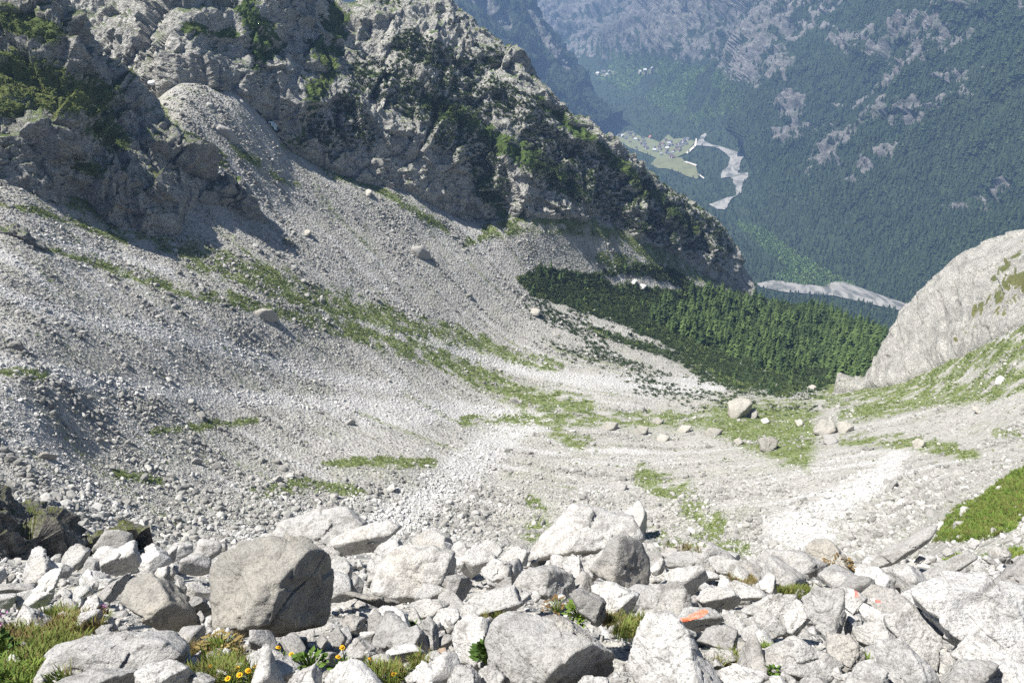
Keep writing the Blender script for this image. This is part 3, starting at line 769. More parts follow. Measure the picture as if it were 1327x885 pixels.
def instancer(name, P, protos, idx, rot, scl, tone=None, label=None, kind='stuff', cat=None):
    me = bpy.data.meshes.new(name)
    me.vertices.add(len(P)); me.vertices.foreach_set('co', np.asarray(P, np.float32).ravel())
    def att(n, t, d, f='value'):
        a = me.attributes.new(n, t, 'POINT'); a.data.foreach_set(f, np.asarray(d).ravel())
    att('rot', 'FLOAT_VECTOR', np.asarray(rot, np.float32), 'vector')
    att('scl', 'FLOAT_VECTOR', np.asarray(scl, np.float32), 'vector')
    att('idx', 'INT', np.asarray(idx, np.int32))
    att('tone', 'FLOAT', np.asarray(np.zeros(len(P)) if tone is None else tone, np.float32))
    o = link(name, me, label, cat, None, kind)
    ng = bpy.data.node_groups.new(name + '_scatter', 'GeometryNodeTree')
    ng.interface.new_socket('Geometry', in_out='INPUT', socket_type='NodeSocketGeometry')
    ng.interface.new_socket('Geometry', in_out='OUTPUT', socket_type='NodeSocketGeometry')
    nn = ng.nodes; gi = nn.new('NodeGroupInput'); go = nn.new('NodeGroupOutput')
    gti = nn.new('GeometryNodeGeometryToInstance')
    for pr in reversed(protos):
        oi = nn.new('GeometryNodeObjectInfo'); oi.inputs['Object'].default_value = pr; oi.inputs['As Instance'].default_value = True
        ng.links.new(oi.outputs['Geometry'], gti.inputs[0])
    jn = nn.new('GeometryNodeJoinGeometry')
    nn.remove(gti)
    for pr in reversed(protos):
        oi = nn.new('GeometryNodeObjectInfo'); oi.inputs['Object'].default_value = pr; oi.inputs['As Instance'].default_value = True
        ng.links.new(oi.outputs['Geometry'], jn.inputs[0])
    iop = nn.new('GeometryNodeInstanceOnPoints'); iop.inputs['Pick Instance'].default_value = True
    def na(n, t):
        q = nn.new('GeometryNodeInputNamedAttribute'); q.data_type = t; q.inputs[0].default_value = n
        return [s for s in q.outputs if s.enabled and s.name == 'Attribute'][0]
    e2r = nn.new('FunctionNodeEulerToRotation')
    ng.links.new(na('rot', 'FLOAT_VECTOR'), e2r.inputs[0])
    ng.links.new(gi.outputs[0], iop.inputs['Points']); ng.links.new(jn.outputs[0], iop.inputs['Instance'])
    ng.links.new(na('idx', 'INT'), iop.inputs['Instance Index'])
    ng.links.new(e2r.outputs[0], iop.inputs['Rotation']); ng.links.new(na('scl', 'FLOAT_VECTOR'), iop.inputs['Scale'])
    ng.links.new(iop.outputs[0], go.inputs[0])
    md = o.modifiers.new('scatter', 'NODES'); md.node_group = ng
    return o

def sample(L, n, weight=None, hidden=0.06, sel=None):
    """random points on a sheet, about evenly as seen from the viewer's place"""
    V = L.V; X, Y = project(V)
    a = lambda A: (A[:-1, :-1], A[:-1, 1:], A[1:, 1:], A[1:, :-1])
    x, y = a(X), a(Y)
    ar = 0.5 * ((x[2] - x[0]) * (y[3] - y[1]) - (x[3] - x[1]) * (y[2] - y[0]))
    if np.median(ar[ar != 0]) < 0: ar = -ar
    w = np.where(ar > 0, ar, -ar * hidden)
    on = (x[0] > -300) & (x[0] < 1750) & (y[0] > -80) & (y[0] < 1080)
    w = np.minimum(w, 400) * on
    if weight is not None: w = w * 0.25 * sum(a(weight))
    cw = np.cumsum(w.ravel()); k = np.searchsorted(cw, rng.random(n) * cw[-1])
    k = np.clip(k, 0, w.size - 1); i, j = np.unravel_index(k, w.shape)
    u, v = rng.random(n)[:, None], rng.random(n)[:, None]
    P = (V[i, j] * (1 - u) * (1 - v) + V[i, j + 1] * u * (1 - v) + V[i + 1, j + 1] * u * v + V[i + 1, j] * (1 - u) * v)
    return P, i, j

ROCKS = []
for k in range(12):
    v, f = random_rock(100 + k, 2, 90, 8)
    ROCKS.append(new_mesh('stone', v, f, M['stone'], False))
ROCK_OBJ = proto_objs('stone', ROCKS)
# loose stones over the whole basin
base_w = (rr > 60) * (1 - 0.93 * sstep(.35, .7, wood)) * (1 - 0.72 * sstep(.35, .9, grass + n_b * .5)) * (0.45 + 0.9 * sstep(-.25, .35, n_b + n_a))
base_w = np.where((rr < 118) & (GX > 1195), base_w * .25, base_w)
NST = 480000
Pp, I, J = sample(GR, NST, base_w)
dist = np.linalg.norm(Pp, axis=1)
_, py_ = project(Pp)
coarse = (.72 + .95 * sstep(.0, .38, -st_b[I, J] + .25 * n_a[I, J])) * (1 + 1.1 * sstep(590, 690, py_))
spx = .72 * rng.random(NST) ** -0.46 * coarse
ww = np.minimum(spx, 17) * dist / FPX * 0.5
wh = white[I, J]
ww = np.where(wh > .5, np.minimum(ww, .45 + .5 * rng.random(NST)), ww)
ww = np.minimum(ww, (.40 + rng.random(NST) * .45) * np.minimum(coarse, 1.5) + 1.0 * (rng.random(NST) < .012))
tone = np.clip(wh * (0.5 + .6 * rng.random(NST)), 0, 1) * 1.0 - .85 * sstep(.0, .32, -st_b[I, J]) * rng.random(NST)
Pp[:, 2] += ww * 0.12
rot = np.stack([rng.normal(0, .35, NST), rng.normal(0, .35, NST), rng.random(NST) * 6.28], -1)
instancer('scree', Pp, ROCK_OBJ, rng.integers(0, 12, NST), rot, ww[:, None] * rng.uniform(.8, 1.25, (NST, 3)), tone,
          'countless loose grey stones covering the basin')

# shrubs
def bush_mesh(seed, mat, n=70, h=.7):
    g = np.random.default_rng(seed); V = []; F = []
    for k in range(n):
        c = g.normal(size=3) * np.array([.45, .45, .28]); c[2] = abs(c[2]) * 1.0 + .05
        a, b = g.normal(size=3), g.normal(size=3)
        a /= np.linalg.norm(a); b = np.cross(a, b); b /= np.linalg.norm(b)
        s = g.uniform(.14, .30); i = len(V)
        V += [c - a * s, c - b * s * .6, c + a * s * 1.2, c + b * s * .6]; F.append([i, i + 1, i + 2, i + 3])
    return new_mesh('shrub', np.array(V) * np.array([1, 1, h / .6]), np.array(F), mat, False)
MUGO = proto_objs('shrub', [bush_mesh(300 + k, M['mugo']) for k in range(5)])
BUSH = proto_objs('shrub', [bush_mesh(330 + k, M['bush'], 60, .5) for k in range(5)])
def shrubs(name, L, n, weight, protos, size, label, px=(2.2, 6)):
    P, i, j = sample(L, n, weight)
    d = np.linalg.norm(P, axis=1)
    s = np.clip(rng.uniform(px[0], px[1], n) * d / FPX * .5, size[0], size[1]) * rng.uniform(.8, 1.2, n)
    instancer(name, P, protos, rng.integers(0, len(protos), n), np.stack([rng.normal(0, .15, n), rng.normal(0, .15, n), rng.random(n) * 6.28], -1),
              s[:, None] * np.stack([rng.uniform(.8, 1.3, n), rng.uniform(.8, 1.3, n), rng.uniform(.6, 1.1, n)], -1), None, label)
nW = WL.normals()
pine = np.maximum.reduce([stroke(WX + wn * 20, WY + wn * 16, [(480, 100, 20), (560, 130, 26), (660, 130, 22), (700, 150, 16)], .8), stroke(WX + wn * 20, WY + wn * 16, [(560, 150, 16), (620, 200, 22), (640, 240, 20)], .8),
    stroke(WX + wn * 20, WY + wn * 16, [(700, 180, 14), (760, 210, 16), (850, 250, 18), (930, 320, 20)], .8), stroke(WX + wn * 20, WY + wn * 16, [(700, 220, 20), (800, 270, 20), (880, 300, 20)], .8),
    stroke(WX + wn * 20, WY + wn * 16, [(450, 130, 14), (470, 180, 16), (420, 170, 14)], .8), stroke(WX + wn * 20, WY + wn * 16, [(520, 60, 12), (600, 90, 16), (640, 70, 12)], .8)])
pw = sstep(.05, .5, pine * .8 + wn * 1.1 - .1) * (WL.sq > .25)[:, None] * (WL.sq < 3.2)[:, None] * (WX > 380) + .02 * (WX > 330)
shrubs('dwarf_pine_scrub', WL, 7500, pw, MUGO, (.4, 1.7), 'dark dwarf pines clinging to the rocky ridge', (2.2, 6.5))
shrubs('dwarf_pine_scrub', GR, 9000, sstep(.3, .7, wood) * (1 - .55 * sstep(900, 980, GX)), MUGO, (.5, 2.2), 'dark low scrub at the head of the wooded lip', (3, 8))
shrubs('low_bushes', GR, 4000, sstep(.15, .6, wood) * sstep(-.05, .3, n_a), BUSH, (.4, 1.4), 'bright green bushes among the dwarf pines', (2.5, 6))
shrubs('dwarf_pine_scrub', GR, 1500, scrub2 * (1 - sstep(.4, .8, wood)), MUGO, (.4, 1.4), 'scattered low scrub thinning out into the scree', (2.5, 6))
shrubs('low_bushes', GR, 20000, (sstep(.3, .8, grass) + .07 * sstep(-.05, .3, st_a + .5 * n_b)) * (rr > 60) * (.25 + .75 * sstep(-.1, .3, n_b)), BUSH, (.2, .9), 'green tufts along the grassy bands of the scree', (1.5, 4.5))
shrubs('low_bushes', HL, 2500, sstep(.3, .7, gh), BUSH, (.3, 1.2), 'green tufts on the rocky hillside', (2, 5))

# conifers
def conifer_mesh(seed, whorls=13, per=9, fine=True):
    g = np.random.default_rng(seed); V = []; F = []
    RW, RE = g.uniform(.22, .38), g.uniform(.6, 1.1); per = int(g.integers(6, 11)); whorls = int(g.integers(9, 15))
    for k in range(whorls):
        t = k / (whorls - 1); z = .08 + .9 * t
        rad = (RW * (1 - t) ** RE + .015) * g.uniform(.8, 1.15)
        m = max(4, int(per * (1 - .45 * t)))
        a0 = g.random() * 6.28
        for q in range(m):
            a = a0 + q * 6.283 / m + g.normal(0, .18); r = rad * g.uniform(.65, 1.2)
            d = np.array([math.cos(a), math.sin(a), 0]); e = np.array([-d[1], d[0], 0])
            w = r * g.uniform(.34, .5); dz = -r * g.uniform(.25, .55); th = .055 * (1.15 - t)
            i = len(V)
            V += [[0, 0, z + th], d * r * .55 + e * w + [0, 0, z + dz * .35], d * r + [0, 0, z + dz], d * r * .55 - e * w + [0, 0, z + dz * .35], d * r * .5 + [0, 0, z + th * .4 + dz * .2]]
            F += [[i, i + 4, i + 1], [i + 4, i + 2, i + 1], [i, i + 3, i + 4], [i + 4, i + 3, i + 2]]
    i = len(V); V += [[.02, 0, .93], [-.01, .017, .93], [-.01, -.017, .93], [0, 0, 1.03]]
    F += [[i, i + 1, i + 3], [i + 1, i + 2, i + 3], [i + 2, i, i + 3]]
    return new_mesh('crown', np.array([np.asarray(v, float) for v in V]), np.array(F), M['conifer'], False)
def trunk_mesh():
    V, F = [], []
    for k, (z, r) in enumerate(((-.06, .022), (.1, .017), (.5, .010), (.9, .003))):
        for q in range(6): V.append([r * math.cos(q * 1.047), r * math.sin(q * 1.047), z])
        if k:
            for q in range(6): F.append([(k - 1) * 6 + q, (k - 1) * 6 + (q + 1) % 6, k * 6 + (q + 1) % 6, k * 6 + q])
    return new_mesh('trunk', np.array(V), np.array(F), M['bark'])
CROWNS = [conifer_mesh(500 + k) for k in range(10)]
TRUNK = trunk_mesh()
FOREST = [(838, 398), (880, 384), (930, 378), (985, 384), (1080, 398), (1165, 420), (1138, 476), (1100, 490), (1040, 490), (985, 480), (930, 452), (870, 430), (840, 415)]
dens = area(GX, GY, FOREST, 10) * (rr > 380) * sstep(870, 960, GX + GY * .2)
dens *= sstep(-.35, .1, n_a + .5 * n_b)
dens = np.maximum(dens, .10 * sstep(.4, .7, wood))
dens = np.maximum(dens, .05 * sstep(.15, .5, wood))
NT_ = 2600
Pt, I, J = sample(GR, NT_, dens, hidden=1.0)
qx, qy = project(Pt)
order = np.argsort(-qy)
hs = (3.0 + 10.0 * rng.random(NT_) ** 1.6) * np.where(dens[I, J] < .3, .5, 1)
vis = (qx > 640) & (qx < 1220)
key = np.where(vis, hs / np.linalg.norm(Pt, axis=1), 0)
big = set(np.argsort(-key)[:300].tolist())
proto_tree = None
for c, k in enumerate(sorted(big)):
    x, y = qx[k], qy[k]
    if dens[I[k], J[k]] < .3: lab = 'small young conifer standing alone in the low scrub left of the forest'
    elif x > 1090: lab = 'dark green conifer near the right-hand edge of the wooded lip'
    elif y < 415: lab = 'dark green conifer along the back edge of the wooded lip'
    elif y > 455: lab = 'green conifer on the lower front edge of the forest above the grass'
    else: lab = 'dark green conifer in the middle of the forest on the lip'
    o = bpy.data.objects.new('conifer_tree', None); COL.objects.link(o)
    o.empty_display_size = .5
    o.location = Pt[k]; o.rotation_euler = (0, 0, rng.random() * 6.28)
    s = hs[k]; wd = s * rng.uniform(.72, 1.28); o.scale = (wd, wd, s)
    o['label'] = lab; o['category'] = 'tree'; o['group'] = 'conifers of the forest on the valley lip: ' + lab
    cr = bpy.data.objects.new('crown', CROWNS[c % 10]); COL.objects.link(cr); cr.parent = o
    tr = bpy.data.objects.new('trunk', TRUNK); COL.objects.link(tr); tr.parent = o
rest = np.array([k for k in range(NT_) if k not in big])
CO = proto_objs('forest_tree', CROWNS)
instancer('conifer_forest', Pt[rest], CO, rng.integers(0, 10, len(rest)), np.stack([rest * 0, rest * 0, rng.random(len(rest)) * 6.28], -1), np.repeat(hs[rest][:, None], 3, 1), None, 'mass of conifers filling the forest on the lip')
# trees on the skyline of the ridge
# far forest
def far_tree(seed):
    g = np.random.default_rng(seed); V, F = [], []
    for k, (z0, z1, r) in enumerate(((.0, .5, .27), (.28, .74, .2), (.52, 1.0, .13))):
        i = len(V); m = 6
        for q in range(m):
            a = q * 6.283 / m + g.random(); V.append([r * g.uniform(.7, 1.2) * math.cos(a), r * g.uniform(.7, 1.2) * math.sin(a), z0 + g.uniform(-.05, .05)])
        V.append([g.normal(0, .02), g.normal(0, .02), z1])
        F += [[i + q, i + (q + 1) % m, i + m] for q in range(m)]
    return new_mesh('far_tree', np.array(V), np.array(F), M['farconifer'], False)
FARCO = proto_objs('far_tree', [far_tree(600 + k) for k in range(5)])
FARBR = proto_objs('far_broadleaf', [bush_mesh(630 + k, M['broadleaf'], 26, .9) for k in range(4)])
polys = (RIVER_A, RIVER_B, MEADOW, VILL)
def clear(X, Y, e=0):
    m = np.ones(X.shape)
    for p_ in polys: m *= 1 - inside(X, Y + e, p_)
    return m
clearing = clear(FX, FY)
fd = (1 - .93 * sstep(.2, .9, rock)) * (1 - .92 * sstep(.25, .6, scrub_f)) * clearing * (FL.sq > .7)[:, None] * (FL.sq < 4.1)[:, None]
fd = fd * (.35 + .65 * sstep(-.45, .1, n_med + .6 * n_big)) * (1 - .8 * backwall)
NF = 50000
Pf, I, J = sample(FL, NF, fd, .02)
x, y = project(Pf); ok = clear(x, y) > .5
Pf = Pf[ok]; n = len(Pf)
hf = rng.uniform(9, 20, n) * (.75 + .35 * rng.random(n))
instancer('valley_forest', Pf, FARCO, rng.integers(0, 5, n), np.stack([np.zeros(n), np.zeros(n), rng.random(n) * 6.28], -1), np.stack([hf * 1.15, hf * 1.15, hf], -1), None, 'dark conifer forest covering the far mountainside')
P, I, J = sample(FL, 5000, sstep(.2, .6, scrub_f) * clearing, .02); n = len(P)
s = rng.uniform(5, 10, n)
instancer('valley_broadleaf', P, FARBR, rng.integers(0, 4, n), np.stack([np.zeros(n), np.zeros(n), rng.random(n) * 6.28], -1), np.repeat(s[:, None], 3, 1), None, 'lighter green broadleaf scrub on the avalanche fan')
P, I, J = sample(AL, 9000, (1 - sstep(.3, .7, arock)) * (.3 + .7 * sstep(-.3, .1, an)) * (AL.sq < 2.1)[:, None], .02); n = len(P)
hf = rng.uniform(10, 20, n)
instancer('shoulder_forest', P, FARCO, rng.integers(0, 5, n), np.stack([np.zeros(n), np.zeros(n), rng.random(n) * 6.28], -1), np.stack([hf * 1.2, hf * 1.2, hf], -1), None, 'dark forest on the wooded shoulder beyond the ridge')
print('scatter', round(time.time() - T_START, 1))

# ------------------------------------------------------------------ village
M['housewall'] = flat_mat('house_wall', (0.42, 0.39, 0.35))
ROOFS = {'grey': flat_mat('grey_stone_roof', (0.15, 0.15, 0.16)), 'white': flat_mat('pale_metal_roof', (0.55, 0.55, 0.54)), 'red': flat_mat('red_tile_roof', (0.42, 0.16, 0.11)), 'brown': flat_mat('brown_roof', (0.17, 0.12, 0.10))}
def house_mesh(roof):
    w, d, h, rz, ov = .5, .38, .5, .42, .06
    V = [(-w, -d, -.3), (w, -d, -.3), (w, d, -.3), (-w, d, -.3), (-w, -d, h), (w, -d, h), (w, d, h), (-w, d, h), (-w, 0, h + rz), (w, 0, h + rz)]
    F = [(0, 1, 5, 4), (1, 2, 6, 5), (2, 3, 7, 6), (3, 0, 4, 7), (4, 8, 7), (5, 6, 9)]
    k = len(V); e = w + ov
    for s in (-1, 1):
        y0, z0 = s * (d + ov), h - .06
        V += [(-e, y0, z0), (e, y0, z0), (e, 0, h + rz + .03), (-e, 0, h + rz + .03), (-e, y0, z0 + .07), (e, y0, z0 + .07), (e, 0, h + rz + .1), (-e, 0, h + rz + .1)]
        b = k if s < 0 else k + 8
        F += [(b, b + 1, b + 2, b + 3), (b + 4, b + 5, b + 6, b + 7), (b, b + 1, b + 5, b + 4), (b, b + 3, b + 7, b + 4), (b + 1, b + 2, b + 6, b + 5)]
    me = bpy.data.meshes.new('house'); me.from_pydata(V, [], F); me.update()
    me.materials.append(M['housewall']); me.materials.append(ROOFS[roof])
    for p_ in me.polygons[6:]: p_.material_index = 1
    return me
HM = {k: house_mesh(k) for k in ROOFS}
hp = np.random.default_rng(12)
spots = [(843, 181, 'red', 16)]
centers = [(868, 190, 9, 7), (850, 196, 8, 5), (880, 194, 8, 5), (822, 180, 9, 5), (812, 176, 6, 3), (832, 190, 7, 4), (866, 200, 8, 4), (884, 186, 6, 5)]
tries = 0
while len(spots) < 62 and tries < 2000:
    tries += 1
    c = centers[hp.integers(len(centers))]
    x, y = hp.normal(c[0], c[2] * .7), hp.normal(c[1], c[3] * .7)
    if not inside(np.array([x]), np.array([y]), VILL)[0]: continue
    if min(math.hypot((x - a[0]), (y - a[1]) * 1.8) for a in spots) < 3.2: continue
    spots.append((x, y, ['grey', 'grey', 'white', 'brown', 'grey'][hp.integers(5)], hp.uniform(9, 14)))
HL_ = {'grey': 'tiny grey stone-roofed house in the village on the valley floor', 'white': 'tiny house with a bright pale roof in the valley village',
       'brown': 'tiny brown-roofed house in the village on the valley floor', 'red': 'village house with the pinkish red roof behind the others'}
for x, y, k, s in spots:
    p = FL.hit(x, y, 3.0)
    o = link('house', HM[k], HL_[k], 'house', None if k == 'red' else 'houses of the valley village: ' + k, loc=p)
    o.scale = (s, s, s * .85); o.rotation_euler = (0, 0, hp.uniform(-.5, .5) + (1.57 if hp.random() < .3 else 0))
for x, y, k in ((775, 98, 'white'), (782, 96, 'grey'), (790, 96, 'white'), (786, 99.5, 'white')):
    o = link('house', HM[k], f'tiny {"pale" if k == "white" else "grey"}-roofed house of the hamlet far up the valley', 'house', 'houses of the upper hamlet: ' + k, loc=FL.hit(x, y, 4.0))
    o.scale = (22, 22, 15); o.rotation_euler = (0, 0, x)
for x, y in ((836, 96), (845, 94), (856, 92)):
    o = link('house', HM['white'], 'tiny pale house beside the clearing up the valley', 'house', 'houses at the upper clearing', loc=FL.hit(x, y, 4.0))
    o.scale = (22, 22, 14); o.rotation_euler = (0, 0, x)
# ------------------------------------------------------------------ boulders
FN = {'T': (-.25, -.30, .92), 'L': (-.70, -.42, .58), 'R': (.90, -.42, .05), 'F': (.12, -.97, -.20), 'X': (.62, -.77, -.10), 'U': (.2, -.72, -.66), 'S': (.05, -.55, .83),
      'G': (.60, -.62, .42), 'B': (-.1, .1, .99)}
TILE = {1: (0, 685, 4.425), 2: (220, 685, 4.425), 3: (420, 665, 4.02), 4: (620, 645, 3.688), 5: (840, 685, 4.424), 6: (1080, 585, 2.951), 0: (0, 0, 1)}
def unit(v): return v / np.linalg.norm(v, axis=-1, keepdims=True)
def traced_rock(tile, outl, fac, seed, L, level=None, rough=1.0, soft=70, thick=0.5, dist=None, sink=.25):
    """a solid boulder: the seen outline gives its girth at its own distance, planes cut its faces, noise weathers it"""
    g = np.random.default_rng(seed)
    ox, oy, k = TILE[tile]
    O = np.array([(ox + x / k, oy + y / k) for x, y in outl])
    cx, cy = O.mean(0); x0, y0 = O.min(0); x1, y1 = O.max(0)
    O = np.array([cx, cy]) + (O - [cx, cy]) * 1.15
    wpx = math.sqrt((x1 - x0) * (y1 - y0))
    if dist is None:
        hp_ = L.hit0(cx, min(y1, 905) - .12 * (y1 - y0)); dist = np.linalg.norm(hp_)
        size = wpx / FPX * dist
        dist = dist + sink * size
    size = wpx / FPX * dist
    rays = unit(ray(O[:, 0], O[:, 1]))
    v = unit(rays.mean(0)); P3 = rays * (dist / (rays @ v))[:, None]
    c = P3.mean(0)
    N, off = [], []
    n = len(P3)
    for i in range(n):
        a, b = P3[i], P3[(i + 1) % n]
        e = np.cross(a, b)
        if np.linalg.norm(e) < 1e-9: continue
        e = unit(e); m = (a + b) / 2
        if e @ (m - c) < 0: e = -e
        for t in (g.uniform(.25, .8), -g.uniform(.15, .6) * (0.35 if e[2] < -.3 else 1) * (.6 if fac else 1.3)):
            q = unit(e + t * v); o = q @ (m - c)
            if o > 1e-4: N.append(q); off.append(o)
    N.append(v); off.append(thick * size)
    N.append(unit(-v + np.array([0, 0, .15]))); off.append(.42 * size)
    fs = fac if fac else [('T', None), ('L', None)]
    for f in fs:
        code, J = f[0], f[1]
        q = unit(np.array(FN[code]) + g.normal(0, .06, 3))
        if J is None:
            p = c - v * size * g.uniform(.18, .3)
        else:
            d = unit(ray(ox + J[0] / k, oy + J[1] / k)); p = d * ((dist - size * (f[2] if len(f) > 2 else .26)) / (d @ v))
        o = q @ (p - c)
        N.append(q); off.append(max(o, .10 * size))
    N, off = np.array(N), np.array(off)
    wr = wpx * .77
    if level is None: level = 6 if wr > 80 else (5 if wr > 22 else 4)
    D, F = ICO[level]
    V = D * (poly_radius(D, N, off / size, soft) * size)[:, None]
    sc = V / size
    dsp = (fbm(sc * 2.1 + seed * 3.7, 5, seed, .52) * .050 + facets(sc * np.array([3.0, 3.0, 4.2]) + seed, seed, 1.2) * .030
           + facets(sc * 8.0 + seed, seed + 3, 1.2) * .012 + np.minimum(0, fbm(sc * 1.6 + seed * 1.3, 4, seed + 9, .5, True) * -1 + .25) * .0)
    crack = np.abs(fbm(sc * np.array([1.0, 1.0, 1.7]) + seed * 2.1, 3, seed + 5, .45))
    dsp = dsp - .03 * (1 - sstep(0, .035, crack)) * (g.random() < .75)
    V = V + D * (dsp * size * rough)[:, None]
    return V, F, c, size, (cx, cy)

